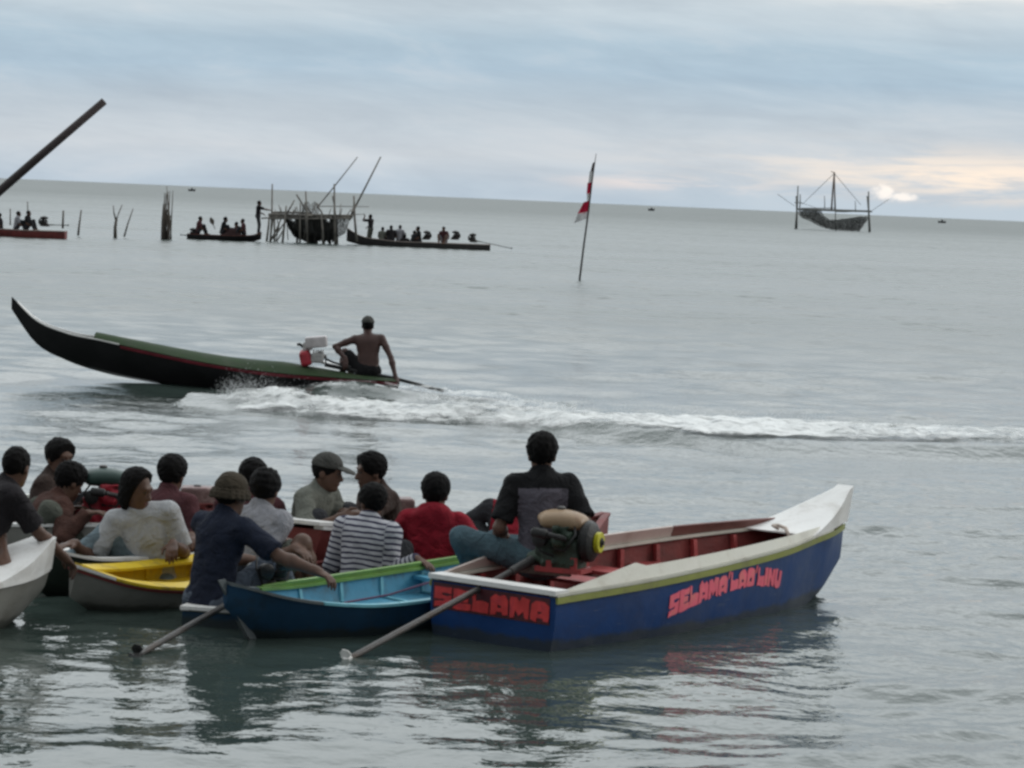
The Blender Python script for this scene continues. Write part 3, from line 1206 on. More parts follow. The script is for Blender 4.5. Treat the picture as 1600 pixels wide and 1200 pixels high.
        mb.obj('propeller', MATS['white_paint'] if white_tip else IRON, so)
    return root


WHITE = mat('white_paint', (.72, .71, .69), .5, .06, 4, .12, 40, dirt=(.30, .26, .21), dirt_amt=.35)
CREAM = mat('cream_paint', (.55, .54, .47), .5, .08, 4, .12, 40, dirt=(.30, .25, .19), dirt_amt=.35)
PINKW = mat('pinkish_white_paint_and_shade', (.50, .42, .38), .55, .08, 4, .12, 40, dirt=(.28, .2, .16), dirt_amt=.4)
BLUE = mat('blue_hull_paint', (.009, .040, .140), .45, .12, 2.5, .12, 12, dirt=(.014, .030, .085), dirt_amt=.5, dirt_scale=2, spec=.2)
NAVY = mat('navy_hull_paint', (.013, .044, .088), .45, .15, 2.5, .12, 12, dirt=(.015, .024, .030), dirt_amt=.5, spec=.2)
LIME = mat('lime_rail_paint', (.24, .26, .06), .5, .1, 5, .12, 40, dirt=(.14, .13, .06))
MAROON = mat('maroon_paint', (.17, .035, .032), .6, .2, 5, .15, 40, dirt=(.07, .03, .025))
REDP = mat('red_paint', (.30, .045, .045), .55, .15, 5, .15, 40, dirt=(.14, .04, .035))
PINK = mat('pink_letter_paint', (.80, .13, .19), .5, .12, 9, .1, 40, dirt=(.62, .22, .18), dirt_amt=.6, dirt_scale=9)
REDL = mat('red_letter_paint', (.55, .045, .045), .5, .2, 9, .1, 40, dirt=(.30, .03, .05), dirt_amt=.6, dirt_scale=9)
SKYB = mat('light_blue_paint', (.07, .27, .40), .55, .1, 5, .12, 40, dirt=(.07, .13, .16), dirt_amt=.7, dirt_scale=4)
AQUA = mat('aqua_paint', (.16, .42, .50), .5, .1, 5, .12, 40)
GREEN = mat('green_gunwale_paint', (.15, .28, .065), .5, .12, 5, .12, 40, dirt=(.12, .18, .06))
YEL = mat('yellow_paint', (.66, .46, .015), .5, .08, 5, .1, 40, dirt=(.26, .19, .06), dirt_amt=.6, dirt_scale=5)
GREYH = mat('grey_white_hull_paint', (.22, .215, .195), .55, .12, 3, .12, 20, dirt=(.12, .11, .09))
DKGREEN = mat('dark_green_hull_paint', (.018, .026, .020), .5, .2, 3, .12, 20)
MOSS = mat('grey_green_paint', (.20, .23, .17), .55, .12, 4, .12, 40)
BLACKP = mat('black_hull_paint', (.010, .009, .010), .42, .2, 3, .12, 20)
DECKG = mat('deck_green_paint', (.026, .046, .020), .8, .2, 5, .2, 40, dirt=(.05, .06, .035), spec=.15)
BROWNP = mat('brown_inner_paint', (.16, .065, .055), .6, .15, 5, .15, 40)
TANT = mat('tan_tank_paint', (.30, .205, .125), .4, .15, 6, .1, 40, dirt=(.16, .08, .045), dirt_amt=.7)
YELP = mat('yellow_plastic', (.50, .47, .03), .4, .05, 6, .05, 40)
GRENG = mat('green_engine_paint', (.024, .042, .028), .55, .3, 9, .2, 60, dirt=(.02, .018, .016), dirt_amt=.8)
DKENG = mat('dark_engine_paint', (.022, .020, .020), .55, .3, 9, .2, 60, dirt=(.05, .02, .018))
REDENG = mat('red_engine_paint', (.34, .025, .04), .5, .2, 9, .1, 60)
GRTANK = mat('green_tank_paint', (.024, .050, .042), .35, .2, 6, .1, 40)
PINKT = mat('pink_tank_paint', (.15, .085, .08), .5, .3, 12, .1, 40, dirt=(.4, .3, .27), dirt_amt=.5, dirt_scale=14)

def weather(m, seam=None):
    t = m.node_tree
    q = NB(t)
    p = t.nodes['Principled BSDF']
    src = p.inputs['Base Color'].links[0].from_socket
    co = q.n('ShaderNodeTexCoord').outputs['Object']
    x, y, z = q.sep(co)
    n = q.noise(co, 7, 6, .65)
    st = q.maprange(q.math('ADD', z, q.math('MULTIPLY', q.math('SUBTRACT', n, .5), -.10)), .035, .075, .75, 0)
    c = q.mix(st, src, (.030, .034, .026))
    sc = q.noise(q.comb(q.math('MULTIPLY', x, 3.0), q.math('MULTIPLY', y, 3.0), q.math('MULTIPLY', z, 55)), 1.0, 5, .7, .3)
    c = q.mix(q.maprange(sc, .63, .72, 0, .45), c, (.17, .18, .19))
    chip = q.noise(co, 38, 4, .7)
    c = q.mix(q.maprange(chip, .68, .72, 0, .6), c, (.12, .10, .08))
    q.set(p.inputs['Base Color'], c)
    return m


for m_ in (BLUE, NAVY, GREYH):
    weather(m_)

NEAR = 'boats rafted together near the shore'
# ---- A: blue boat with lettering
AX = (.62, .785)
BA = Boat('longtail_boat', 'blue wooden boat with pink lettering on its side and a raised white bow', 'boat', (-.062, 17.20), AX, [
    # x, keel z, chine half beam, chine z, sheer half beam, sheer z
    (0, -.14, .41, -.12, .47, .315), (.9, -.15, .43, -.13, .50, .345), (1.8, -.15, .40, -.13, .475, .385),
    (2.6, -.13, .28, -.10, .38, .42), (3.1, -.10, .15, -.05, .26, .445), (3.5, -.03, .07, .05, .15, .46), (3.80, .20, .02, .24, .035, .475)], NEAR)
BA.hull(BLUE)
BA.lining(MAROON)
BA.gunwale(CREAM, .05, .012, .02, c=3.45)
BA.rail(LIME, .018, .038, .014)
BA.washboard(CREAM, [(.02, .004), (.85, .105), (.885, .074), (2.4, .060), (3.4, .030)], .45, sides=(-1,))
BA.washboard(PINKW, [(.02, .004), (.75, .115), (.82, .09), (2.35, .075)], .45, sides=(1,))  # shade on the far board's inner face is put into its pinker colour
BA.washboard(BROWNP, [(2.36, .074), (3.3, .05)], .45, sides=(1,), name='inner_washboard')
BA.ribs(REDP, [.45, .8, 1.15, 1.5, 1.85, 2.2, 2.55, 2.9], .03, .04)
BA.cap(WHITE, .13, .028, .02)
for x_ in (1.05, 1.55, 2.05, 2.5):
    BA.thwart(REDP, x_, .27, .24)
BA.thwart(REDP, .3, .2, .34)
BA.prow(WHITE, 3.02, .235, .065, .06, p=1.35)
# lettering along the starboard side, an arch following the hull
me, P = text_mesh("SELAMA'LAO'LINU", .07)
T = []
for (u, v, w_) in P:
    x = 1.10 + 1.40 * u
    zb = float(np.interp(u, [0, .15, .3, .5, .7, .88, 1], [.110, .150, .186, .216, .222, .200, .165]))
    z_ = zb + v * (.135 if u < .25 else .116)
    p = BA.side_z(x, z_, -1, .003 + .0012 * w_)
    T.append(p)
me.vertices.foreach_set('co', np.array([c for p in T for c in p]))
link('lettering', me, PINK, BA.root)
me, P = text_mesh('SELAMA', .12)
T = []
for (u, v, w_) in P:
    T.append(Vector((-.003 - .004 * w_, .435 - .86 * u, .165 + .118 * v)))
me.vertices.foreach_set('co', np.array([c for p in T for c in p]))
link('lettering', me, REDL, BA.root)
mb = MB()
mb.strip([[(-.0035, y_, .15), (-.0008, y_, .15), (-.0008, y_, .305), (-.0035, y_, .305)] for y_ in (-.43, .45)])
mb.obj('name_panel', mat('dark_maroon_paint', (.07, .015, .02), .5, .2), BA.root)
mb = MB()
k_ = BA.side(3.02, 1, 1)
mb.tube([(3.0, -.02, .49), (3.03, .04, .50), (3.07, .02, .50), (3.05, -.05, .49), (2.99, -.12, .44)], .012, 8)
mb.obj('mooring_rope', mat('pale_rope', (.45, .38, .33), .9), BA.root, True)

# ---- B: navy boat with light blue inside
BB = Boat('canoe', 'navy boat with light blue inside and green gunwale, its grey pointed bow towards the left', 'boat', (-1.6 + .62 * 3.5, 16.75 + .785 * 3.5), (-.62, -.785), [
    (0, -.12, .28, -.10, .36, .25), (1.0, -.13, .31, -.11, .40, .21), (2.0, -.13, .29, -.10, .39, .185),
    (2.7, -.12, .20, -.08, .33, .19), (3.15, -.05, .09, .02, .20, .245), (3.5, .20, .015, .24, .022, .335)], NEAR, heel=-.05)
BB.hull(NAVY)
BB.lining(SKYB)
BB.gunwale(GREEN, .045, .01, .02, c=2.95, sides=(-1,))
BB.gunwale(AQUA, .03, .01, .02, c=2.95, sides=(1,))
BB.washboard(GREEN, [(0, .035), (2.6, .035), (2.9, .012)], .5, sides=(-1,), base=.019)
BB.gunwale(mat('grey_bow_paint', (.10, .115, .12), .5), .03, .01, .02, a=2.96, c=3.5, name='bow_gunwale')
BB.ribs(AQUA, [.5, .9, 1.3, 1.7, 2.1, 2.5], .018, .024)
BB.thwart(SKYB, 1.3, .16, .18)
mb = MB()
zz = [(3.56, .365, .004), (3.45, .22, .012), (3.36, .10, .018), (3.28, .0, .02)]
mb.strip([[(x - .05, -w, z), (x + .01, -w, z), (x + .01, w, z), (x - .05, w, z)] for (x, z, w) in zz])
mb.obj('stem_post', MATS['grey_bow_paint'], BB.root)
mb = MB()
mb.tube([(.6, -.2, .23), (1.4, -.1, .20), (2.2, .12, .19), (2.75, .25, .21)], .007, 6)
mb.obj('mooring_rope', mat('purple_rope', (.10, .045, .09), .9), BB.root)

# ---- C: grey white boat, yellow inside
BC = Boat('canoe', 'grey white boat with bright yellow inside, moored at the left of the group', 'boat', (-2.62 + .6 * 1.75, 17.62 + .8 * 1.75), (-.6, -.8), [
    (0, -.12, .22, -.10, .28, .19), (.6, -.13, .24, -.10, .31, .165), (1.1, -.12, .18, -.08, .31, .165),
    (1.5, -.03, .08, .02, .21, .215), (1.75, .10, .012, .15, .03, .285)], NEAR, floor=.06, heel=-.13)
BC.hull(GREYH)
BC.lining(YEL, c=1.66)
BC.gunwale(YEL, .13, .008, .02, c=1.55)
BC.gunwale(WHITE, .02, .012, .022, a=1.56, c=1.75, name='bow_gunwale')
BC.rail(MAROON, .012, .016, .014)
mb = MB()
mb.strip([[(x, -w, z), (x, w, z), (x, w, z + .02), (x, -w, z + .02)] for (x, w, z) in ((1.40, .21, .19), (1.55, .15, .225), (1.70, .04, .285))])
mb.obj('foredeck', YEL, BC.root)
BC.ribs(YEL, [.4, .8], .02, .03)

# ---- D: low dark blue boat, the man in the hat sits on its stern
BD = Boat('longtail_boat', 'low dark blue boat with a narrow white stern board under the man in the hat', 'boat', (-1.655, 17.28), (.2, .98), [
    (0, -.16, .22, -.14, .245, .085), (.6, -.16, .23, -.14, .27, .10), (1.2, -.14, .16, -.10, .23, .14), (1.7, -.02, .02, .05, .04, .24)], NEAR, floor=.04)
BD.hull(NAVY)
BD.lining(MOSS)
BD.gunwale(WHITE, .035, .01, .02)
BD.cap(WHITE, .16, .022, .02)
BD.thwart(MOSS, .9, .10, .2)

# ---- E: dark green boat with white gunwale
BE = Boat('canoe', 'dark green boat with white gunwale lying behind the yellow boat', 'boat', (-2.98 + .6 * 2.7, 18.22 + .8 * 2.7), (-.6, -.8), [
    (0, -.12, .26, -.10, .34, .25), (1.0, -.12, .27, -.10, .35, .21), (1.9, -.12, .2, -.09, .31, .21), (2.4, -.06, .1, 0, .20, .24), (2.7, .10, .012, .14, .03, .33)], NEAR)
BE.hull(DKGREEN)
BE.lining(MOSS)
BE.gunwale(WHITE, .07, .012, .022)
BE.thwart(MOSS, 1.1, .16)
BE.thwart(MOSS, .6, .16)
BE.ribs(MOSS, [.8, 1.3, 1.8], .02, .03)

# ---- F: white boat at the left edge, bow raised like the blue boat's
BF = Boat('longtail_boat', 'white boat with a broad raised white bow, cut off by the left edge', 'boat', (-2.74 - .62 * 3.4, 17.36 - .785 * 3.4), AX, [
    (0, -.14, .30, -.12, .36, .27), (1.2, -.15, .34, -.13, .41, .27), (2.2, -.14, .30, -.11, .38, .26), (2.8, -.10, .18, -.05, .30, .26),
    (3.15, -.02, .09, .05, .19, .27), (3.4, .16, .03, .20, .06, .29)], NEAR)
BF.hull(GREYH)
BF.lining(BROWNP)
BF.gunwale(WHITE, .06, .014, .03)
BF.prow(WHITE, 2.72, .18, .085, .03, p=1.2)
BF.cap(WHITE)
BF.thwart(BROWNP, 1.2, .2)
BF.thwart(BROWNP, 2.2, .2)

# ---- G, H, I, J: boats further back
BG = Boat('longtail_boat', 'pale boat behind, with two men in brown and a green tanked engine at its stern', 'boat', (-2.42, 20.0), (-1, -.06), [
    (0, -.12, .36, -.10, .42, .31), (1.5, -.13, .38, -.11, .45, .28), (2.8, -.11, .22, -.06, .32, .33), (3.5, .15, .02, .2, .03, .5)], NEAR)
BG.hull(GREYH)
BG.lining(BROWNP)
BG.gunwale(WHITE, .06, .012, .024)
BG.cap(WHITE)
BG.thwart(BROWNP, .6, .10)
BH = Boat('canoe', 'dark red boat with a white bow deck in the middle of the group', 'boat', (-.55, 20.85), (-.47, -.88), [
    (0, -.12, .26, -.10, .33, .32), (.9, -.12, .28, -.10, .35, .31), (1.45, -.06, .18, .0, .27, .35), (1.75, .05, .10, .12, .19, .385)], NEAR)
BH.hull(MAROON)
BH.lining(BROWNP)
BH.gunwale(WHITE, .06, .012, .024)
mb = MB()
mb.strip([[(x, -w, z), (x, w, z), (x, w, z + .025), (x, -w, z + .025)] for (x, w, z) in ((1.30, .29, .37), (1.55, .25, .395), (1.78, .19, .415))])
mb.obj('foredeck', WHITE, BH.root)
BI = Boat('canoe', 'dark red boat behind the light blue one, the striped and red shirted sitters in it', 'boat', (-1.02, 18.93), (.62, .785), [
    (0, -.12, .26, -.10, .32, .16), (1.2, -.13, .29, -.10, .35, .17), (2.2, -.10, .2, -.06, .28, .22), (2.8, .1, .02, .15, .03, .36)], NEAR, floor=.03)
BI.hull(MAROON)
BI.lining(BROWNP)
BI.gunwale(MAROON, .05, .012, .022)
BI.thwart(BROWNP, 1.5, .08)
BJ = Boat('longtail_boat', 'grey boat farthest back in the group with a patterned tank at its stern', 'boat', (-1.95, 21.25), (-1, .03), [
    (0, -.12, .32, -.10, .38, .26), (1.5, -.13, .34, -.11, .42, .25), (2.8, -.11, .22, -.06, .3, .3), (3.4, .15, .02, .2, .03, .45)], NEAR)
BJ.hull(GREYH)
BJ.lining(MOSS)
BJ.gunwale(WHITE, .06, .012, .024)
BJ.cap(WHITE)

# ---- engines of the near boats
ENG = 'boat engines'
engine('dirty green engine with a tan fuel tank and yellow pulley on the blue lettered boat', tuple(at(880, 892, 17.62)), -22, TANT, GRENG, None,
       shaft_to=at(543, 1031, 16.36), group=ENG, pulley=YELP, white_tip=True, sc=.95)
engine('dark engine wedged by the hatted man, its long shaft slanting into the water', (-1.46, 17.66, .12), 52, GRTANK, DKENG, None,
       shaft_to=onw(215, 1024, .0), group=ENG, sc=.62, fly=False)
engine('red engine with a green fuel tank at the stern behind the men in brown', (at(166, 800, 20.0).x, 20.0, .27), 10, GRTANK, REDENG, None, group=ENG, sc=1.0)
engine('dark red engine with a patterned pink tank at the farthest boat', tuple(at(312, 845, 21.2)), 5, PINKT, MAROON, None, group=ENG, tank='box', sc=1.0)
engine('dark red engine with a faded pink tank behind the striped shirt', tuple(at(612, 860, 20.6)), 10, PINKT, MAROON, None, group=ENG, tank='box', sc=.95)

# ---- clothes
C_CHAR = cloth('charcoal_cloth', (.022, .020, .022))
C_DKBR = cloth('dark_brown_cloth', (.045, .032, .028))
C_BRN = cloth('brown_cloth', (.060, .030, .024))
C_WHITE = cloth('off_white_cloth', (.36, .365, .375), .08)
C_MAR = cloth('maroon_cloth', (.075, .030, .034))
C_NAVY = cloth('navy_cloth', (.016, .020, .034))
C_BLACK = cloth('black_cloth', (.012, .012, .013))
C_LGREY = cloth('light_grey_cloth', (.26, .26, .28))
C_GGREEN = cloth('grey_green_cloth', (.14, .145, .125))
C_RED = cloth('red_cloth', (.20, .012, .022))
C_DGREY = cloth('dark_grey_cloth', (.035, .036, .04))
C_PANEL = cloth('purple_grey_cloth', (.098, .090, .108))
C_JEAN = cloth('jeans', (.13, .17, .19))
C_TEAL = cloth('teal_jeans', (.065, .105, .125))
C_DJEAN = cloth('dark_jeans', (.075, .090, .115))
C_OLIVE = cloth('olive_grey_cloth', (.085, .09, .075))
H_OLIVE = cloth('olive_hat_cloth', (.050, .041, .030))
H_GREY = cloth('grey_cap_cloth', (.065, .065, .06))
H_DARK = cloth('dark_wrap_cloth', (.010, .007, .007))

ms_ = bpy.data.materials.new('striped_cloth')
ms_.use_nodes = True
q = NB(ms_.node_tree)
pp = ms_.node_tree.nodes['Principled BSDF']
an = q.n('ShaderNodeAttribute', attribute_name='stripe')
co = q.n('ShaderNodeTexCoord').outputs['Object']
wv = q.math('SINE', q.math('ADD', q.math('MULTIPLY', an.outputs['Fac'], 2 * math.pi / .036), q.math('ADD', q.math('MULTIPLY', q.noise(co, 14, 2), 1.8), q.math('MULTIPLY', q.noise(co, 4.5, 2), 7.0))))
q.set(pp.inputs['Base Color'], q.mix(q.maprange(wv, -.55, -.05, 0, 1), (.045, .045, .075), (.44, .44, .47)))
pp.inputs['Roughness'].default_value = .9
pp.inputs['Specular IOR Level'].default_value = .15
bp = q.n('ShaderNodeBump')
bp.inputs['Strength'].default_value = .3
bp.inputs['Distance'].default_value = .02
q.set(bp.inputs['Height'], q.noise(co, 50, 3))
q.set(pp.inputs['Normal'], bp.outputs[0])

SIT = 'people sitting in the rafted boats'
NEARP = True


def hip(px, Y, z):
    """pelvis above photo column px at distance Y and height z"""
    p = at(px, 800, Y)
    return (p.x, Y, z)


# P1 left edge
person('person in dark shirt at the left edge, bare foot on a white bow, arm stretched', hip(-30, 17.25, .33), 50, lean=(22, 6), twist=-25,
       head=(20, 12, 0), hand_r=at(112, 884, 17.5), hand_l=at(8, 880, 17.05), foot_r=at(-4, 880, 17.08), foot_l=at(-60, 930, 17.1), kpole_r=(-1, .1, .15), kpole_l=(-1, .1, .3), shirt=C_CHAR, pants=C_BLACK, pant_len=.55 + .4,
       group=SIT, seed=1, curl=(.9, .5), size=.95, pole_r=(.3, 0, -1))
# P2
person('person in dark grey brown top facing right, sitting behind the one in brown', hip(62, 20.25, .06), -10, lean=(12, 0), head=(-35, 4, 0),
       hand_r=at(140, 800, 20.0), hand_l=at(150, 790, 20.3), shirt=C_DKBR, sleeve='long', pants=C_DGREY, group=SIT, seed=2, hair='bushy')
# P3
person('person in brown jacket leaning forward, grey green trousers, beside the red engine', hip(42, 19.72, .0), 28, lean=(30, 0), head=(15, 22, 0),
       hand_r=at(146, 806, 19.55), hand_l=at(120, 800, 19.9), foot_r=at(150, 862, 19.6), foot_l=at(130, 855, 19.9), shirt=C_BRN, sleeve='long', pants=C_OLIVE, group=SIT, seed=3, hair='bushy')
# P4
person('person in off white polo shirt, dark head wrap and jeans, hand on yellow gunwale', hip(242, 18.78, .04), 225, lean=(16, 0), twist=48, head=(112, 14, 0),
       hand_r=at(104, 856, 18.45), hand_l=at(271, 862, 18.48), foot_r=(-2.84, 18.62, .12), foot_l=(-2.72, 18.9, .12), kpole_r=(-.5, -.3, .8), kpole_l=(-.5, 0, .8), shirt=C_WHITE, sleeve='short', pants=C_JEAN,
       group=SIT, seed=4, hair='long', hair_mat=HAIR, curl=(.4, 1.0), pole_l=(.2, 1, -.3), pole_r=(-.2, .3, -1))
# P5
person('person in maroon long sleeved shirt sitting behind the off white polo shirt', hip(244, 19.35, .06), 62, lean=(16, 0), head=(10, 5, 0),
       hand_r=at(300, 846, 19.0), hand_l=None, shirt=C_MAR, sleeve='long', pants=C_DGREY, group=SIT, seed=5, hair='bushy')
# P6
person('person in navy shirt and olive brimmed hat on a low stern, arm reaching right', hip(334, 17.50, .13), 62, lean=(12, 3), twist=-12, head=(-12, 6, 0),
       hand_r=at(508, 900, 17.25), hand_l=at(420, 885, 17.95), foot_r=(-1.30, 17.98, .12), foot_l=(-1.42, 18.1, .12), kpole_r=(.5, -.1, 1), shirt=C_NAVY, pants=C_DJEAN,
       group=SIT, seed=6, hat='bucket', hat_mat=H_OLIVE, curl=(.8, .5), pole_r=(.1, 0, -1))
# P7
person('person with black hair mostly hidden behind the light grey shirt', hip(386, 19.75, .01), 80, lean=(10, 0), head=(15, 5, 0), shirt=C_MAR, sleeve='long', pants=C_DGREY, group=SIT, seed=7, hair='bushy')
# P8
person('person in light grey shirt and shorts turned away behind the olive hat', hip(396, 18.45, .07), 58, lean=(10, 0), head=(18, 4, 0),
       hand_r=at(468, 868, 18.2), hand_l=at(450, 850, 18.7), foot_r=(-1.18, 18.50, .04), foot_l=(-1.3, 18.8, .1), kpole_r=(.5, -.3, 1), shirt=C_LGREY, pants=C_OLIVE, pant_len=.5, group=SIT, seed=8, hair='bushy')
# P9
person('person in grey cap and grey green shirt facing right with folded arms', hip(468, 19.95, .10), -25, lean=(20, 0), head=(10, 8, 0),
       hand_r=at(545, 812, 19.5), hand_l=at(560, 806, 19.8), shirt=C_GGREEN, pants=C_DGREY, group=SIT, seed=9, hat='cap', hat_mat=H_GREY, hold_n=((.3, .9, -.3), None))
# P10
person('person in black shirt facing left towards the man in the grey cap', hip(616, 20.35, .07), 205, lean=(18, 0), head=(-5, 6, 0),
       hand_r=at(540, 800, 20.0), hand_l=at(492, 846, 19.35), shirt=C_DKBR, sleeve='long', pants=C_BLACK, group=SIT, seed=10, hair='bushy')
# P11
person('person in navy and white striped long sleeved shirt, hand on the green gunwale', hip(566, 18.86, .02), 75, lean=(12, 3), twist=0, head=(42, 8, 4),
       hand_r=at(660, 884, 18.72), hand_l=at(536, 872, 19.25), shirt=ms_, sleeve='long', pants=C_DGREY, group=SIT, seed=11, hair='bushy', stripes=True, pole_r=(.25, -.3, -1), pole_l=(-.3, -.2, -1), size=.93)
# P12
person('person in dark red hooded top turned away with black hair', hip(676, 19.25, .01), 84, lean=(10, 0), head=(-4, 6, 0),
       hand_r=at(738, 878, 19.5), hand_l=at(630, 880, 19.6), shirt=C_RED, sleeve='long', pants=C_DGREY, group=SIT, seed=12, hair='bushy', hood='down', pole_r=(.7, -.3, -.7), pole_l=(-.7, -.3, -.7), size=1.0)
# P13
person('person in red vest over dark grey sleeves, bent forward behind the seated man in jeans', hip(797, 20.35, .04), 100, lean=(34, 8), head=(0, 20, 0),
       hand_l=at(766, 846, 20.5), hand_r=at(825, 840, 20.6), shirt=[C_DGREY, C_RED], panel='vest', sleeve='long', pants=C_DGREY, group=SIT, seed=13, pole_l=(-.6, 0, -.8), size=.95)
# P14
person('person in black shirt with grey back panel and teal jeans on the blue boat stern', hip(848, 17.93, .41), 112, lean=(5, 0), twist=-16, head=(-16, 3, 0),
       hand_l=at(784, 850, 18.12), hand_r=at(918, 840, 18.12), foot_l=at(748, 915, 18.15), foot_r=at(775, 925, 18.4), kpole_l=(-1, -.1, .45), kpole_r=(-.9, .3, .5),
       shirt=[C_BLACK, C_PANEL], pants=C_TEAL, group=SIT, seed=14, hair='bushy', panel='back', pole_l=(-.25, -.8, -.35), pole_r=(.25, -.8, -.35), slim=.94, size=1.0)

# ------------------------------------------------------------------ the speeding boat
YS = 38.4
x0 = at(622, 590, YS).x
BS = Boat('longtail_boat', 'long black boat with upswept bow speeding left, green deck and red edge', 'boat', (x0, YS), (-1, .0), [
    (0, -.06, .20, -.04, .28, .17), (.9, -.07, .26, -.05, .40, .20), (1.84, -.06, .28, -.03, .44, .25), (2.5, -.04, .26, 0, .43, .325),
    (3.3, .03, .20, .07, .36, .45), (3.9, .13, .12, .18, .26, .55), (4.34, .26, .07, .31, .17, .62), (4.78, .50, .03, .55, .08, .79), (5.08, .90, .006, .95, .014, 1.06)], n=60)
BS.hull(BLACKP)
BS.rail(mat('dark_red_edge_paint', (.16, .018, .028), .5, .2), .012, .05, .012, c=3.6, name='painted_edge')
BS.gunwale(WHITE, .05, .006, .02, a=3.62, c=5.0)
mb = MB()
rows = []
for i in range(30):
    x = .02 + 3.94 * i / 29
    zk, bc, zc, bs, zs = BS.sec(x)
    cr = float(np.interp(x, [0, .6, 1.5, 2.2, 3.3, 3.96], [.02, .045, .125, .095, .08, .075]))
    rows.append([Vector((x, bs * s_ * .97, zs + .012 + cr * (1 - abs(s_) ** 2.2) * (1.0 if s_ < 0 else 1))) for s_ in (-1, -.8, -.6, -.4, -.2, 0, .2, .4, .6, .8, 1)])
k = len(rows[0])
mb.grid(rows)
for r_ in (rows[0], rows[-1]):
    kk_ = len(mb.v)
    mb.v += [tuple(p) for p in r_] + [(r_[-1].x, r_[-1].y, r_[-1].z - .02), (r_[0].x, r_[0].y, r_[0].z - .02)]
    mb.f.append(tuple(range(kk_, kk_ + k + 2)))
mb.obj('deck', DECKG, BS.root, 'auto')
mb = MB()
mb.strip([[(x, -.05, z), (x, -.30, z), (x, -.30, z + .03), (x, -.05, z + .03)] for (x, z) in ((1.02, .36), (.62, .255))])
mb.obj('stern_plank', WHITE, BS.root)
# its engine
ex = at(487, 571, 38.3)
er = thing('boat_engine', 'red and white engine with a pale tank on the speeding black boat', 'engine', tuple(ex), R(180))
g = SDF()
g.box((.08, 0, .09), V3((.075, .10, .10)), .045, rot((0, 1, 0), .25), k=.02)
g.ell((.10, -.06, .16), V3((.06, .06, .05)), k=.03)
sdf_obj('crankcase', g, .012, REDENG, er)
g = SDF()
g.box((-.07, 0, .10), V3((.08, .09, .06)), .02, k=.02)
for k_ in range(5):
    g.box((-.14 + .03 * k_, 0, .165), V3((.006, .08, .05)), .003, k=.004)
g.cone((-.10, -.08, .14), (-.16, -.10, .12), .04, .03, k=.02)
g.cone((.08, .0, .20), (.10, 0, .27), .045, .03, k=.02)
sdf_obj('cylinder', g, .012, mat('pale_alloy', (.34, .33, .32), .5, .3, 12), er)
g = SDF()
g.box((-.05, 0, .31), V3((.14, .11, .072)), .02, rot((0, 1, 0), .12), k=.02)
g.box((.02, 0, .25), V3((.02, .09, .05)), .01, k=.01)
sdf_obj('fuel_tank', g, .012, mat('pale_pink_tank', (.50, .46, .46), .4), er, )
mb = MB()
mb.tube([(.12, 0, .24), (.17, -.02, .27), (.20, -.02, .26)], .02, 8)
mb.obj('exhaust', IRON, er)
mb = MB()
M_ = (Matrix.Translation(ex) @ Matrix.Rotation(math.pi, 4, 'Z')).inverted()
mb.tube([(-.17, 0, .10), M_ @ at(520, 566, 38.3), M_ @ at(548, 574, 38.3)], .014, 8)
mb.tube([(-.17, 0, .02), M_ @ at(560, 581, 38.35), M_ @ at(612, 590, 38.4), M_ @ at(693, 611, 38.5)], [.028, .026, .024, .02], 8)
mb.tube([M_ @ at(508, 556, 38.3), M_ @ at(510, 572, 38.3)], .01, 6)
mb.obj('shaft_tube', IRON, er)
# driver
DSK = mat('tanned_skin', (.062, .032, .027), .5, .15, 18, .08, 90, spec=.3)
person('person without a shirt in a grey cap steering the speeding black boat', (at(576, 580, 38.42).x, 38.42, at(576, 580, 38.42).z), 112, lean=(12, 0), twist=-20, head=(-16, 4, 0),
       hand_l=at(537, 567, 38.3), hand_r=at(620, 594, 38.25), foot_l=(x0 - .75, 38.66, .13), foot_r=(x0 - .70, 38.85, .13), kpole_l=(-.6, .5, .35), kpole_r=(-.5, .7, .35),
       shirt=None, pants=C_BLACK, pant_len=.5, skin=DSK, hat='cap', hat_mat=H_GREY, seed=15, vox=.0085, size=.94, slim=1.08, pole_l=(-.9, 0, -.1), pole_r=(.7, -.2, .2), name='person')

# ------------------------------------------------------------------ far boats and people
FARB = 'boats waiting far out'
FARP = 'people in the far boats'


def far_boat(label, px0, px1, pyw, zsh, hullm, deckm, bow_right, rise=.25, beam=.45, group=FARB, yaw=0.0):
    a, c = onw(px0, pyw), onw(px1, pyw)
    Y = (a.y + c.y) / 2 + beam
    a, c = at(px0, pyw, Y), at(px1, pyw, Y)
    L = abs(c.x - a.x)
    org = (a.x, Y) if bow_right else (c.x, Y)
    bt = Boat('longtail_boat', label, 'boat', org, (1, yaw) if bow_right else (-1, yaw), [
        (0, -.12, beam * .7, -.10, beam * .85, zsh), (L * .4, -.12, beam * .8, -.1, beam, zsh * .95), (L * .75, -.1, beam * .5, -.05, beam * .8, zsh * 1.1),
        (L * .92, .02, beam * .2, .08, beam * .4, zsh + rise * .4), (L, zsh * .6, .012, zsh * .7, .03, zsh + rise)], group, n=26)
    bt.hull(hullm)
    bt.lining(deckm)
    bt.gunwale(deckm, .08, .02, .03)
    return bt, Y


bl, YL = far_boat('maroon boat with two sitters far out, cut off by the left edge', -90, 103, 370, .33, MAROON, PINKW, False)
bm_, YM = far_boat('low dark boat crowded with people left of the fishing platform', 293, 408, 376, .24, BLACKP, BROWNP, True, rise=.25)
br, YR = far_boat('long low grey boat with many sitters right of the fishing platform', 541, 766, 387, .27, mat('far_grey_paint', (.05, .045, .045), .6), PINKW, False, rise=.55)


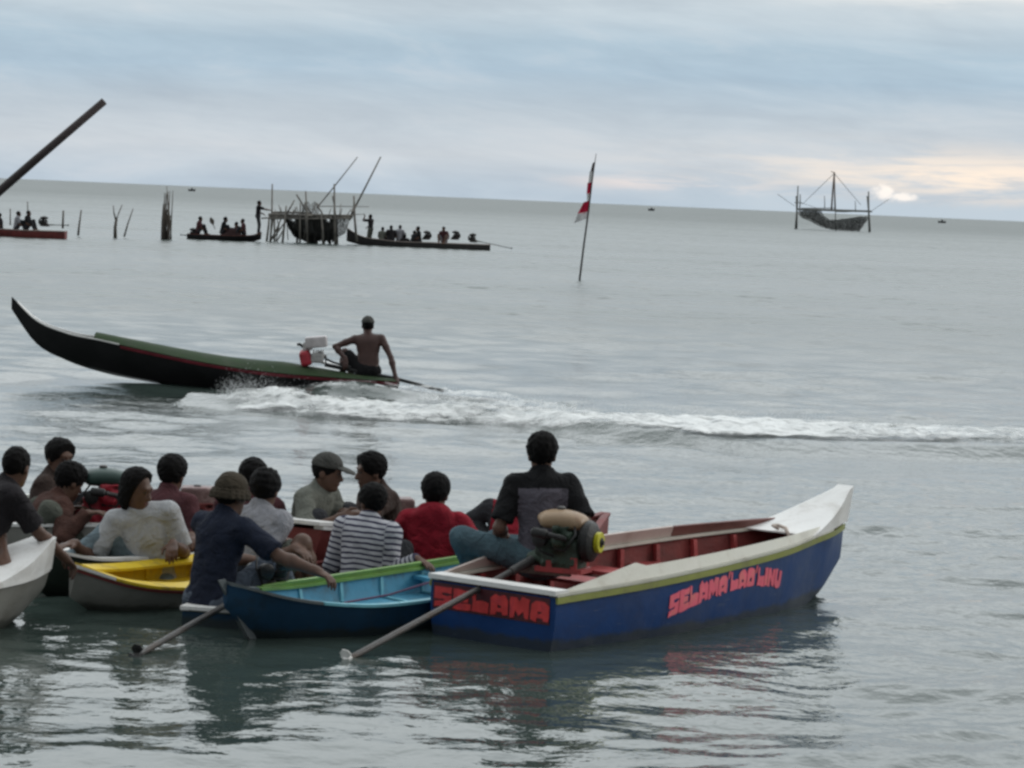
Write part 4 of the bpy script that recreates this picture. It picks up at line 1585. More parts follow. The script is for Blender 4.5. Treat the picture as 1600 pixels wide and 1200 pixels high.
def far_person(label, px, pytop, Y, face, shirt, pants=C_DGREY, zs=None, kind='sit', **kw):
    """top of the head at photo pixel px, pytop"""
    top = at(px, pytop, Y)
    if kind == 'sit':
        pz = top.z - .78
        return person(label, (top.x, Y, pz), face, lean=kw.pop('lean', (8, 0)), shirt=shirt, pants=pants, sleeve=kw.pop('sleeve', 'short'), vox=.016, group=FARP, size=kw.pop('size', 1.0), name='person', **kw)
    pz = top.z - .78
    return person(label, (top.x, Y, pz), face, lean=kw.pop('lean', (3, 0)), shirt=shirt, pants=pants, vox=.016, group=FARP, stand=True, **kw)


far_person('person in grey sitting in the maroon boat, left of the dark one', 26, 329, YL, 20, C_LGREY, seed=21)
far_person('person in black sitting in the maroon boat next to the engine', 42, 328, YL, -10, C_BLACK, seed=22)
far_person('person at the very left edge in the maroon boat', 2, 332, YL, 200, C_CHAR, seed=23)
far_person('person in dark shirt with a pale emblem at the stern of the crowded boat', 310, 337, YM, 20, C_MAR, seed=24, lean=(10, 0))
far_person('person in black hair hunched in the middle of the crowded boat', 348, 338, YM, 10, C_BLACK, seed=25, lean=(14, 0), hair='bushy')
far_person('person bending low under a dark cover in the crowded boat', 363, 347, YM + .1, 30, C_BRN, seed=26, lean=(40, 0), size=.95)
far_person('small person sitting near the bow of the crowded boat', 382, 340, YM, 190, C_MAR, seed=27, size=.95)
far_person('person standing on the bow of the crowded boat, arm out to a platform stake', 404, 313, YM - .1, 10, C_CHAR, pants=C_DGREY, kind='stand', seed=28,
           hand_r=at(424, 329, YM - .3), pole_r=(0, 0, -1))
far_person('person standing in the grey boat with one arm raised beside the platform', 580, 334, YR + .1, 150, C_CHAR, pants=C_OLIVE, kind='stand', seed=29,
           hand_l=at(569, 336, YR - .1), pole_l=(-1, 0, -.3), size=.98)
far_person('person in grey sitting just right of the standing one', 597, 352, YR, 60, C_GGREEN, seed=30, size=.92)
far_person('person in dark shirt, third from the bow of the grey boat', 612, 351, YR - .1, 100, C_CHAR, seed=31, lean=(14, 0))
far_person('person in pale cap looking up among the sitters of the grey boat', 625, 350, YR + .2, 80, C_LGREY, seed=32, hat='cap', hat_mat=H_GREY, size=.95)
far_person('person in black sitting alone in the middle of the grey boat', 656, 353, YR, 190, C_BLACK, seed=33)
far_person('person in brown with pale shorts near the stern of the grey boat', 695, 353, YR, 250, C_MAR, pants=C_LGREY, seed=34, pant_len=.5, lean=(14, 0))


def far_engine(label, px, py, Y, face, tailpx=None):
    loc = at(px, py, Y)
    return engine(label, tuple(loc), face, DKENG, DKENG, None, shaft_to=at(*tailpx, Y) if tailpx else None, group=ENG, sc=1.1)


far_engine('dark engine with a bent tiller in the maroon boat far left', 68, 353, YL, 180, (106, 352))
far_engine('dark engine standing behind the person in black in the grey boat', 667, 374, YR, 20)
far_engine('round dark engine behind the person with pale shorts', 712, 374, YR, 20)
far_engine('dark engine at the stern end of the grey boat, shaft trailing right', 738, 378, YR, 180, (799, 388))
far_engine('black engine at the left end of the crowded boat', 302, 370, YM, 0, (283, 367))
g = SDF()
tp = at(361, 372, YM)
g.ell((tp.x, tp.y, .34), V3((.36, .3, .30)), k=.1)
g.ell((tp.x + .22, tp.y, .40), V3((.28, .26, .24)), k=.1)
g.box((tp.x, tp.y, .22), V3((.5, .32, .12)), .08, k=.1)
to_ = sdf_obj('cargo_tarp', g, .03, cloth('brown_tarp', (.05, .03, .03)), None, noise=(.03, 9, 3))
tag(to_, 'dark brown covered heap of cargo amid the sitters of the crowded boat', 'tarp')
far_person('person in dark red at the right of the covered heap, head lower than the others', 372, 344, YM + .2, 170, C_BRN, seed=41, size=.92)
far_person('person in black huddled between two sitters near the bow of the grey boat', 605, 356, YR + .2, 70, C_BLACK, seed=43, size=.92)
far_person('person in dark clothes bent over right of the pale cap in the grey boat', 634, 362, YR - .1, 100, C_CHAR, seed=44, size=.9, lean=(25, 0))
far_person('person in charcoal just left of the sitter alone in the middle of the grey boat', 646, 357, YR + .25, 30, C_CHAR, seed=42, size=.9)
# paddle held up in the crowded boat, sticks on the maroon boat
mb = MB()
p0, p1 = at(336, 358, YM), at(329, 340, YM)
mb.tube([p0, p0.lerp(p1, .45)], .02, 6)
d_ = (p1 - p0)
q0, q1 = p0.lerp(p1, .4), p1
side_ = Vector((d_.z, 0, -d_.x)).normalized()
mb.strip([[q0 - side_ * .05 + Vector((0, .02, 0)), q0 + side_ * .05 + Vector((0, .02, 0)), q0 + side_ * .05 - Vector((0, .02, 0)), q0 - side_ * .05 - Vector((0, .02, 0))],
          [q0.lerp(q1, .5) - side_ * .12 + Vector((0, .015, 0)), q0.lerp(q1, .5) + side_ * .12 + Vector((0, .015, 0)), q0.lerp(q1, .5) + side_ * .12 - Vector((0, .015, 0)), q0.lerp(q1, .5) - side_ * .12 - Vector((0, .015, 0))],
          [q1 - side_ * .04 + Vector((0, .01, 0)), q1 + side_ * .04 + Vector((0, .01, 0)), q1 + side_ * .04 - Vector((0, .01, 0)), q1 - side_ * .04 - Vector((0, .01, 0))]])
tag(mb.obj('paddle', WOOD), 'dark paddle blade held up between the sitters of the crowded boat', 'paddle')


def pole(name, label, cat, pts, Y, r0, r1, m, group=None):
    mb = MB()
    P_ = [at(x, y, Y + (o[0] if o else 0)) for (x, y, *o) in pts]
    n_ = len(P_)
    mb.tube(P_, [r0 + (r1 - r0) * i / max(n_ - 1, 1) for i in range(n_)], 8)
    return tag(mb.obj(name, m, None, True), label, cat, group)


STK = 'sticks standing up from the maroon boat'
pole('stick', 'thin upright stick at the stern end of the maroon boat', 'stick', [(98, 357), (99, 329)], YL, .05, .04, WOOD, STK)
pole('stick', 'thin stick rising behind the person in black in the maroon boat', 'stick', [(44, 350), (43, 315)], YL + .3, .03, .02, WOOD, STK)
pole('stick', 'thin stick left of the person in grey in the maroon boat', 'stick', [(16, 352), (16, 326)], YL + .3, .03, .025, WOOD, STK)
STAKE = 'stakes planted in the shallow water'
pole('stake', 'single thin stake right of the maroon boat', 'stake', [(122, 368), (124, 350), (127, 328)], 139, .055, .03, WOOD, STAKE)
st_ = thing('forked_stake', 'forked branch standing in the water with two thin prongs', 'stake', tuple(onw(180, 371)), 0, STAKE)
o_ = Vector(st_.location)
mb = MB()
mb.tube([at(180, 373, 139.5) - o_, at(180, 355, 139.5) - o_, at(182, 341, 139.5) - o_], [.09, .075, .06], 8)
mb.obj('trunk', WOOD, st_, True)
for pts in ([(181, 343), (178, 333), (177, 321)], [(182, 343), (186, 332), (191, 320)]):
    mb = MB()
    mb.tube([at(x, y, 139.5) - o_ for x, y in pts], [.05, .03, .02], 6)
    mb.obj('prong', WOOD, st_, True)
pole('stake', 'thin leaning stake right of the forked branch', 'stake', [(194, 370), (200, 349), (208, 326)], 140, .045, .02, WOOD, STAKE)
# bundle of stakes
bo = onw(260, 374)
bd = thing('stake_bundle', 'tight upright bundle of tall dark stakes standing alone in the water', 'stakes', tuple(bo))
for i in range(24):
    bx = random.uniform(-.25, .25)
    by = random.uniform(-.22, .22)
    hh = random.choice((random.uniform(1.1, 1.8), random.uniform(1.6, 2.6)))
    mb = MB()
    lx = -.45 * bx + random.uniform(-.14, .10)
    mb.tube([(bx, by, -.3), (bx + lx * .5 + random.uniform(-.02, .02), by, hh * .5), (bx + lx + random.uniform(-.05, .05), by * .8, hh)], [.036, .03, .016], 6)
    mb.obj('stake', WOOD, bd, True)

# ------------------------------------------------------------------ fishing platforms
NETM = bpy.data.materials.new('dark_net')
NETM.use_nodes = True
q = NB(NETM.node_tree)
pp = NETM.node_tree.nodes['Principled BSDF']
co = q.n('ShaderNodeTexCoord').outputs['Object']
pp.inputs['Roughness'].default_value = .95
pp.inputs['Specular IOR Level'].default_value = .1
q.set(pp.inputs['Base Color'], q.mix(q.noise(co, 2.2, 4), (.012, .012, .012), (.075, .075, .07)))
q.set(pp.inputs['Alpha'], q.maprange(q.noise(co, 26, 2), .30, .46, .35, 1.0))
NETL = bpy.data.materials.new('pale_net')
NETL.use_nodes = True
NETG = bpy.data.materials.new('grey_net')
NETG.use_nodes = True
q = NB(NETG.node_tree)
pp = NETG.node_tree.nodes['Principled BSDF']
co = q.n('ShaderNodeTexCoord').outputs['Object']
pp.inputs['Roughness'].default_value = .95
q.set(pp.inputs['Base Color'], q.mix(q.noise(co, .6, 5), (.03, .03, .03), (.19, .19, .185)))  # base colour lightened to carry the haze over the far net
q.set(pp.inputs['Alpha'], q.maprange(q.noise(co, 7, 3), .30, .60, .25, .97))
q = NB(NETL.node_tree)
pp = NETL.node_tree.nodes['Principled BSDF']
co = q.n('ShaderNodeTexCoord').outputs['Object']
pp.inputs['Roughness'].default_value = .95
pp.inputs['Base Color'].default_value = (.07, .07, .066, 1)
q.set(pp.inputs['Alpha'], q.maprange(q.noise(co, 18, 2), .40, .60, .15, .85))


def net(name, m, parent, org, Y, rows, depth, pj):
    """hammock-like net; rows: (xtop, ytop, xbot, ybot) pixel pairs along its length, hung between a front and a back edge"""
    mb = MB()
    G = []
    nv = 15
    for i, (xa, ya, xb, yb) in enumerate(rows):
        a, c = at(*pj(xa, ya), Y), at(*pj(xb, yb), Y)
        row = []
        for j in range(nv):
            v = j / (nv - 1)
            sg = math.sin(math.pi * v) ** .55
            p = a.lerp(c, sg)
            p.y = Y + (v - .5) * depth + .10 * depth * math.sin(i * 2.3 + j * .9)
            row.append(p - org)
        G.append(row)
    # refine along the length
    H = []
    for i in range(len(G) - 1):
        for t in (0, .25, .5, .75):
            pl_ = .10 * depth * math.sin((i + t) * 7.5)
            H.append([G[i][j].lerp(G[i + 1][j], t) + Vector((random.uniform(-.03, .03), pl_ * math.sin(math.pi * j / (nv - 1)) + random.uniform(-.06, .06), random.uniform(-.05, .05))) for j in range(nv)])
    H.append(G[-1])
    mb.grid(H)
    return mb.obj(name, m, parent, True)


def frame(parent, org, Y, pj, items):
    for (nm, x1, y1, x2, y2, dyo, r_, m) in items:
        mb = MB()
        a, c = at(*pj(x1, y1), Y + dyo), at(*pj(x2, y2), Y + dyo)
        mid = a.lerp(c, .5) + Vector((random.uniform(-1, 1), 0, random.uniform(-1, 1))) * r_ * .6
        mb.tube([a - org, mid - org, c - org], [r_, r_ * .9, r_ * .7], 7)
        mb.obj(nm, m, parent, True)


YP = 147.5
po = Vector((at(485, 378, YP).x, YP, 0))
pl = thing('fishing_platform', 'rickety stake fishing platform with dark nets and two long slanting poles', 'platform', tuple(po))
pj1 = lambda x, y: (400 + x / 7.273, 240 + y / 7.273)
it = []
for (x1, y1, x2, y2, d, r_) in [(165, 1010, 185, 345, -.8, .05), (120, 1005, 152, 690, .8, .06), (160, 1010, 200, 735, -.8, .055), (300, 1030, 345, 595, -.9, .06), (465, 1030, 470, 690, .9, .06),
                                (583, 1030, 565, 425, -.9, .055), (690, 1030, 700, 690, .9, .06), (762, 1030, 740, 680, -.9, .055), (900, 1035, 890, 345, -.9, .06), (925, 1035, 905, 735, .9, .055),
                                (1145, 1000, 1112, 480, -.6, .065), (500, 1030, 505, 560, -.9, .05), (620, 1030, 560, 700, .4, .05), (845, 1035, 850, 700, .6, .05), (210, 1005, 215, 670, .9, .05)]:
    it.append(('stake', x1, y1, x2, y2, d, r_, BAMBOO))
for (x1, y1, x2, y2, d, r_) in [(140, 690, 640, 704, -.85, .06), (560, 694, 1110, 702, -.75, .055), (140, 737, 1095, 734, -.85, .045), (175, 668, 640, 676, .85, .06), (150, 712, 1100, 716, .85, .07), (720, 600, 1285, 604, .3, .022), (60, 735, 200, 735, -.8, .04),
                                (1100, 692, 1240, 690, -.4, .02)]:
    it.append(('beam', x1, y1, x2, y2, d, r_, BAMBOO))
for (x1, y1, x2, y2, d, r_) in [(165, 995, 290, 730, -.8, .045), (195, 970, 340, 760, .2, .04), (340, 690, 435, 530, -.9, .045), (460, 465, 590, 690, -.8, .045), (520, 690, 560, 550, .3, .045),
                                (555, 560, 640, 690, .5, .04), (690, 560, 760, 690, -.6, .045), (870, 480, 905, 690, -.5, .04), (1080, 720, 1135, 575, -.6, .10), (1060, 760, 1130, 590, .2, .05), (230, 1005, 330, 830, .7, .04)]:
    it.append(('brace', x1, y1, x2, y2, d, r_, BAMBOO))
for k_ in range(14):
    xa = random.uniform(300, 1080)
    it.append(('brace', xa, random.uniform(690, 740), xa + random.uniform(-70, 70), random.uniform(520, 650), random.uniform(-.9, .9), .024, BAMBOO))
for k_ in range(16):
    xa = random.uniform(170, 1050)
    it.append(('brace', xa, random.uniform(690, 1000), xa + random.uniform(-90, 90), random.uniform(600, 730), random.uniform(-.8, .8), .026, BAMBOO))
it.append(('long_pole', 690, 620, 1155, 38, -.4, .034, BAMBOO))
it.append(('long_pole', 1080, 700, 1418, 36, -.6, .05, BAMBOO))
frame(pl, po, YP, pj1, it)
net('net', NETM, pl, po, YP, [(335, 690, 342, 735), (352, 715, 365, 830), (385, 735, 400, 880), (430, 790, 445, 915), (470, 735, 490, 930), (510, 700, 535, 945), (565, 715, 570, 930)], 1.5, pj1)
net('net', NETM, pl, po, YP, [(572, 705, 575, 990), (600, 700, 598, 1020), (640, 730, 645, 1000), (670, 705, 668, 1030), (700, 720, 700, 985), (725, 725, 730, 1000), (755, 700, 750, 960)], 1.1, pj1)
net('net', NETM, pl, po, YP, [(745, 700, 750, 1000), (775, 715, 772, 1025), (800, 760, 805, 975), (825, 790, 830, 1020), (850, 745, 850, 985), (880, 705, 880, 1010), (915, 705, 925, 940)], 1.3, pj1)
net('net', NETL, pl, po, YP, [(905, 720, 920, 950), (960, 725, 965, 930), (1010, 730, 1010, 900), (1065, 735, 1045, 800)], 1.7, pj1)
net('net', NETM, pl, po, YP + .3, [(350, 740, 355, 800), (420, 860, 430, 940), (560, 900, 560, 1000), (700, 930, 700, 1020)], .6, pj1)
mb = MB()
G = []
for i in range(9):
    t = i / 8
    G.append([at(*pj1(520 + 200 * t, 560 + 130 * s_ + 25 * math.sin(i * 1.9) * (1 - s_)), YP + .25 * math.sin(i * 2.1 + s_ * 4)) - po for s_ in (0, .25, .5, .75, 1)])
mb.grid(G)
mb.obj('net', NETL, pl, True)

YQ = 447
qo = Vector((at(1300, 360, YQ).x, YQ, 0))
p2_ = thing('fishing_platform', 'lone lift net platform on the horizon with a tall stayed mast and sagging net', 'platform', tuple(qo))
pj2 = lambda x, y: (1200 + x / 5.333, 250 + y / 5.333)
GREYB = mat('distance_paled_bamboo', (.17, .17, .16), .9, .2, 2, .3, 20)  # the paleness of distance is put into this bamboo's colour
it = []
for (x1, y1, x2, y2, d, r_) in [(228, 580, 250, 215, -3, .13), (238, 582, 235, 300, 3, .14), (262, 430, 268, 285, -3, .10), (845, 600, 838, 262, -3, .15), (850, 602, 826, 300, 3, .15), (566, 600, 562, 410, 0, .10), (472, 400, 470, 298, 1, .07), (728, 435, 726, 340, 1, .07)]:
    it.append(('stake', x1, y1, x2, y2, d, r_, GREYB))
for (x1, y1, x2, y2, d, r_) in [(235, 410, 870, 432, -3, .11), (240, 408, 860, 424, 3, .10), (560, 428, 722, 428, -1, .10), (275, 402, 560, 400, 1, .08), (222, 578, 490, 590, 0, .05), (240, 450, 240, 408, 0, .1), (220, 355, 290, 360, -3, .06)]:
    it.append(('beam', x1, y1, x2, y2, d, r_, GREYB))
for (x1, y1, x2, y2, d, r_) in [(528, 420, 552, 100, .3, .14), (560, 415, 553, 105, -.3, .13), (525, 95, 560, 112, 0, .06)]:
    it.append(('mast', x1, y1, x2, y2, d, r_, mat('brown_mast_wood', (.16, .12, .10), .85)))
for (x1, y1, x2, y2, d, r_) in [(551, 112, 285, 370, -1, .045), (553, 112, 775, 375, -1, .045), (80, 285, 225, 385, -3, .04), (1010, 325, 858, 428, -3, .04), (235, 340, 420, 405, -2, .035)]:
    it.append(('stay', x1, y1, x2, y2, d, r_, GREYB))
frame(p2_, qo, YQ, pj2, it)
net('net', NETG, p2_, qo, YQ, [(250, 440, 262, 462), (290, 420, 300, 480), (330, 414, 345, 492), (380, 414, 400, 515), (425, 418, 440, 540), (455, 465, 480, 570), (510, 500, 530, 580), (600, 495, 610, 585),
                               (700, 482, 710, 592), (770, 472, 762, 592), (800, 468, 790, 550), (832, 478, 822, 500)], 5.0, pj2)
net('net', NETL, p2_, qo, YQ, [(270, 470, 280, 480), (330, 490, 335, 500), (400, 510, 410, 540), (450, 540, 460, 566)], 4.0, pj2)

# ------------------------------------------------------------------ flag pole
fo = onw(905, 438)
YF = fo.y
fp = thing('flag_pole', 'tall leaning thin pole with small red and white flags standing in the water', 'flagpole', tuple(fo))
mb = MB()
FP = [(905, 442), (912, 385), (919.5, 330), (925, 285), (931.5, 240)]
mb.tube([at(x, y, YF) - fo for x, y in FP], [.034, .032, .028, .022, .010], 8)
mb.obj('pole', mat('dark_bamboo', (.055, .05, .048), .85), fp, True)
FR = cloth('red_flag_cloth', (.55, .02, .06))
FW = cloth('white_flag_cloth', (.80, .78, .78))
FG = cloth('dark_flag_cloth', (.10, .07, .07))


def flag(pts, m):
    """pts: two edges (hoist a->b, fly a->b) in pixels"""
    mb = MB()
    (a0, a1), (c0, c1) = pts
    G = []
    for i in range(9):
        u = i / 8
        G.append([at(a0[0] + (c0[0] - a0[0]) * u + ((a1[0] + (c1[0] - a1[0]) * u) - (a0[0] + (c0[0] - a0[0]) * u)) * v,
                     a0[1] + (c0[1] - a0[1]) * u + ((a1[1] + (c1[1] - a1[1]) * u) - (a0[1] + (c0[1] - a0[1]) * u)) * v,
                     YF + .07 * math.sin(u * 5 + v * 2.5) * u) - fo for v in (0, .25, .5, .75, 1)])
    mb.grid(G)
    return mb.obj('flag', m, fp, True)


def flag_pair(h0, h1, h2, f0, f1, f2):
    """an upper red and a lower white half hanging from the pole"""
    flag(((h0, h1), (f0, f1)), FR)
    flag(((h1, h2), (f1, f2)), FW)


flag((((930.5, 252), (928.5, 266)), ((926, 255), (922.5, 268))), FG)
flag((((928.5, 266), (925.5, 284)), ((921.5, 268), (919, 286))), FW)
flag((((925.5, 284), (923, 301)), ((918, 286), (916.5, 303))), FR)
flag((((923, 301), (921.5, 313)), ((917, 303), (917, 314))), FW)
flag((((921.5, 313), (919, 330)), ((912, 316), (902.5, 334))), FR)
flag((((919, 330), (917.5, 341)), ((903, 334), (896.5, 349))), FW)

# ------------------------------------------------------------------ big leaning pole at the left
mb = MB()
lp = [at(163, 158, 15.5), at(60, 246, 15.5), at(-120, 402, 15.5), at(-560, 790, 15.6), at(-900, 1090, 15.7)]
mb.tube(lp, [.020, .022, .025, .030, .036], 14)
tag(mb.obj('leaning_pole', mat('dark_pole_wood', (.045, .034, .034), .7, .25, 9, .3, 40), None, True), 'thick dark bare pole slanting up into the sky from the left edge', 'pole')

# ------------------------------------------------------------------ specks of boats on the horizon
HZ = 'distant boats on the horizon'
for (px, py, w, lab) in ((300, 289, 11, 'distant boat on the horizon above the crowded boat'), (1018, 322, 10, 'distant boat on the horizon right of the flag pole'),
                         (1472, 341.5, 12, 'distant boat on the horizon right of the lone lift net platform')):
    Yd = 1500
    c_ = at(px, py, Yd)
    s_ = Yd / F_PX
    bt = thing('fishing_boat', lab, 'boat', (c_.x, Yd, 0), 0, HZ)
    L = w * s_
    mb = MB()
    mb.grid([[(x * L, -b_, .9 * zz + .3), (x * L, -b_ * .7, -.4), (x * L, b_ * .7, -.4), (x * L, b_, .9 * zz + .3)] for (x, b_, zz) in ((-.5, .1, 1.1), (-.4, .6, .7), (0, .8, .55), (.35, .6, .7), (.5, .1, 1.2))])
    mb.f.append((0, 1, 2, 3))
    mb.grid([[(x * L, -b_, .8 * zz + .3), (x * L, b_, .8 * zz + .3)] for (x, b_, zz) in ((-.45, .3, .8), (0, .75, .55), (.42, .4, .8))])
    mb.obj('hull', C_DGREY, bt)
    mb = MB()
    mb.strip([[(-L * .12, -.5, .6), (-L * .12, .5, .6), (-L * .10, .45, 1.6), (-L * .10, -.45, 1.6)], [(L * .15, -.5, .6), (L * .15, .5, .6), (L * .13, .45, 1.6), (L * .13, -.45, 1.6)]])
    mb.obj('cabin', C_DGREY, bt)

# ------------------------------------------------------------------ water
bank_ = []
wr = np.random.default_rng(11)
NWV = 70
lam = np.exp(wr.uniform(math.log(.24), math.log(3.2), NWV))
dirs = wr.normal(math.pi / 2, .75, NWV)
ph = wr.uniform(0, 2 * math.pi, NWV)
slope = .0125 * (lam / .8) ** -.12 * wr.uniform(.5, 1.5, NWV)


def hump(X, Y):
    """stern wave and wash of the speeding boat"""
    xs_ = x0
    h = .19 * np.exp(-((X - (xs_ - .55)) / .75) ** 2 - ((Y - (YS - .75)) / .42) ** 2)
    h += .05 * np.exp(-((X - (xs_ + .7)) / 1.0) ** 2 - ((Y - (YS - .55)) / .6) ** 2)
    h -= .05 * np.exp(-((X - (xs_ - 2.2)) / .8) ** 2 - ((Y - (YS - 1.2)) / .5) ** 2)
    # low swell following the wake on its near side
    yw = np.interp(X, [-4, -1.5, 0, 2.2, 6.5], [37.2, 36.2, 35.9, 33.6, 34.2])
    h += .07 * np.exp(-((Y - (yw - .9)) / .45) ** 2) * (X > -4)
    h -= .05 * np.exp(-((Y - (yw - 1.9)) / .5) ** 2) * (X > -4)
    return h


def wave_h(X, Y, sp):
    h = np.zeros_like(X)
    patch = .72 + .38 * np.sin(X * .9 + 1.1) * np.sin(Y * .23 + X * .2) + .2 * np.sin(Y * .61 - X * .35)
    calm = 1.25 + .45 / (1 + np.exp(-(X - 1.6) * 1.5)) - .78 * np.exp(-((X + 1.2) / 2.1) ** 2 - ((Y - 15.0) / 2.8) ** 2)
    for k in range(NWV):
        kx, ky = math.cos(dirs[k]) * 2 * math.pi / lam[k], math.sin(dirs[k]) * 2 * math.pi / lam[k]
        a = slope[k] * lam[k] / (2 * math.pi) * np.exp(-(2.2 * sp / lam[k]) ** 2)
        h += a * np.sin(kx * X + ky * Y + ph[k])
    return h * patch * calm + hump(X, Y)


ys = [2.0, 5, 8, 10]
y = 11.5
while y < 130:
    ys.append(y)
    y += max(.012, y * y / (F_PX * CAM_H) * 1.35)
while y < 40000:
    ys.append(y)
    y *= 1.022 if y < 400 else 1.12
ys = np.array(ys)
ang = np.concatenate([np.radians(np.array([-78, -65, -50, -38, -28, -20, -15])), np.radians(np.linspace(-11.8, 11.8, 460)), np.radians(np.array([15, 20, 28, 38, 50, 65, 78]))])
XX = np.tan(ang)[None, :] * ys[:, None]
YY = np.repeat(ys[:, None], len(ang), 1)
sp_y = np.gradient(ys)
sp = np.maximum(sp_y[:, None], np.abs(np.gradient(np.tan(ang)))[None, :] * ys[:, None])
ZZ = wave_h(XX, YY, sp)
P = np.stack([XX, YY, ZZ], -1).reshape(-1, 3)
nr, nc = XX.shape
ii = (np.arange(nr - 1)[:, None] * nc + np.arange(nc - 1)[None, :]).ravel()
Q = np.stack([ii, ii + 1, ii + nc + 1, ii + nc], 1)
wm = bpy.data.materials.new('sea_water')
wm.use_nodes = True
q = NB(wm.node_tree)
pp = wm.node_tree.nodes['Principled BSDF']
geo = q.n('ShaderNodeNewGeometry').outputs['Position']
gx, gy, gz = q.sep(geo)
pp.inputs['IOR'].default_value = 1.333
q.set(pp.inputs['Base Color'], q.mix(q.noise(geo, .15, 3), (.034, .050, .044), (.046, .063, .056)))
far_ = q.maprange(gy, 30, 220, 0, 1)
wind = q.noise(q.comb(q.math('MULTIPLY', gx, .022), q.math('MULTIPLY', gy, .055), 0.0), 1.0, 4, .6)
q.set(pp.inputs['Roughness'], q.math('ADD', q.math('ADD', q.maprange(gy, 24, 70, .045, .27), q.maprange(gy, 100, 700, 0, .15)), q.math('MULTIPLY', q.math('SUBTRACT', wind, .5), .12), clamp=True))
n1 = q.noise(geo, 5.5, 3, .55, .2)
n2 = q.noise(geo, 17.0, 2, .5)
nf = q.noise(q.comb(q.math('MULTIPLY', gx, .35), q.math('MULTIPLY', gy, .7), 0.0), 1.0, 4, .6)
hgt = q.math('ADD', q.math('MULTIPLY', n1, q.math('MULTIPLY', q.maprange(gy, 14, 22, .6, 1.0), q.maprange(gx, -.5, 2.2, .014, .027))), q.math('MULTIPLY', n2, q.maprange(gy, 14, 24, .0012, .0035)))
hgt = q.math('MULTIPLY', hgt, q.maprange(wind, .3, .7, .55, 1.25))
bp = q.n('ShaderNodeBump')
bp.inputs['Strength'].default_value = 1.0
bp.inputs['Distance'].default_value = 1.0
q.set(bp.inputs['Height'], hgt)
# beyond what a pixel resolves the slopes are given directly
def slopes(sx, sy):
    nd = q.n('ShaderNodeTexNoise')
    q.set(nd.inputs['Vector'], q.comb(q.math('MULTIPLY', gx, sx), q.math('MULTIPLY', gy, sy), 0.0))
    nd.inputs['Scale'].default_value = 1.0
    nd.inputs['Detail'].default_value = 3
    sr = q.n('ShaderNodeSeparateColor')
    q.set(sr.inputs[0], nd.outputs['Color'])
    return q.math('SUBTRACT', sr.outputs[0], .5), q.math('SUBTRACT', sr.outputs[1], .5)
ax_, ay_ = slopes(1.3, 1.6)
amp_ = q.math('MULTIPLY', q.maprange(gy, 28, 85, 0.0, 1.25), q.maprange(wind, .3, .7, .7, 1.25))
off = q.comb(q.math('MULTIPLY', ax_, amp_), q.math('MULTIPLY', ay_, amp_), 0.0)
va = q.n('ShaderNodeVectorMath', operation='ADD')
q.set(va.inputs[0], bp.outputs[0]); q.set(va.inputs[1], off)
vn = q.n('ShaderNodeVectorMath', operation='NORMALIZE')
q.set(vn.inputs[0], va.outputs[0])
q.set(pp.inputs['Normal'], vn.outputs[0])
wo = link('sea', np_mesh('sea', P, Q), wm)
wo['kind'] = 'structure'
wo['label'] = 'calm grey green sea with small ripples reaching to the horizon'

# ------------------------------------------------------------------ foam of the wake
fm = bpy.data.materials.new('white_foam')
fm.use_nodes = True
q = NB(fm.node_tree)
pp = fm.node_tree.nodes['Principled BSDF']
geo = q.n('ShaderNodeNewGeometry').outputs['Position']
at_ = q.n('ShaderNodeAttribute', attribute_name='cover').outputs['Fac']
pp.inputs['Base Color'].default_value = (.80, .81, .80, 1)
pp.inputs['Roughness'].default_value = .9
pp.inputs['Specular IOR Level'].default_value = .1
nz = q.noise(geo, 5.0, 7, .72, .8)
nz2 = q.noise(q.comb(*[q.math('MULTIPLY', c_, s_) for c_, s_ in zip(q.sep(geo), (.9, 2.4, 2))]), 1.0, 4, .6, .4)
v = q.math('ADD', at_, q.math('ADD', q.math('MULTIPLY', q.math('SUBTRACT', nz, .5), 1.3), q.math('MULTIPLY', q.math('SUBTRACT', nz2, .5), 1.1)))
q.set(pp.inputs['Alpha'], q.maprange(v, .30, .95, 0, .92))


def foam_strip(name, label, pts, seed, hump_amp, n=220, m=26):
    """pts: (px, py_near, py_far, cover, height) in photo pixels on the water"""
    r_ = np.random.default_rng(seed)
    px = np.linspace(pts[0][0], pts[-1][0], n)
    A = np.array(pts, float)
    col = [np.interp(px, A[:, 0], A[:, k]) for k in range(1, 5)]
    P_, C_ = [], []
    for i in range(n):
        a, c = onw(px[i], col[0][i]), onw(px[i], col[1][i])
        for j in range(m):
            v_ = j / (m - 1)
            p = a.lerp(c, v_)
            prof = math.sin(math.pi * v_) ** .8
            P_.append([p.x, p.y, col[3][i] * prof])
            C_.append(col[2][i] * min(1, prof * 1.5) - (1 - min(1, prof * 3)) * .5)
    P_ = np.array(P_)
    nzv = fnoise(P_[:, 0], P_[:, 1], 0 * P_[:, 0], seed, 7.0) + .7 * fnoise(P_[:, 0], P_[:, 1], 0 * P_[:, 0], seed + 1, 17.0)
    base_ = hump(P_[:, 0], P_[:, 1])
    hh = P_[:, 2]
    P_[:, 2] = base_ + .018 + hh * (1 + .55 * nzv)
    P_[:, 2] = np.maximum(P_[:, 2], base_ + .012)
    ii = (np.arange(n - 1)[:, None] * m + np.arange(m - 1)[None, :]).ravel()
    Q_ = np.stack([ii, ii + m, ii + m + 1, ii + 1], 1)
    me = np_mesh(name, P_, Q_)
    a_ = me.attributes.new('cover', 'FLOAT', 'POINT')
    a_.data.foreach_set('value', np.array(C_, np.float32))
    o = link(name, me, fm)
    return tag(o, label, 'foam', None, 'stuff')


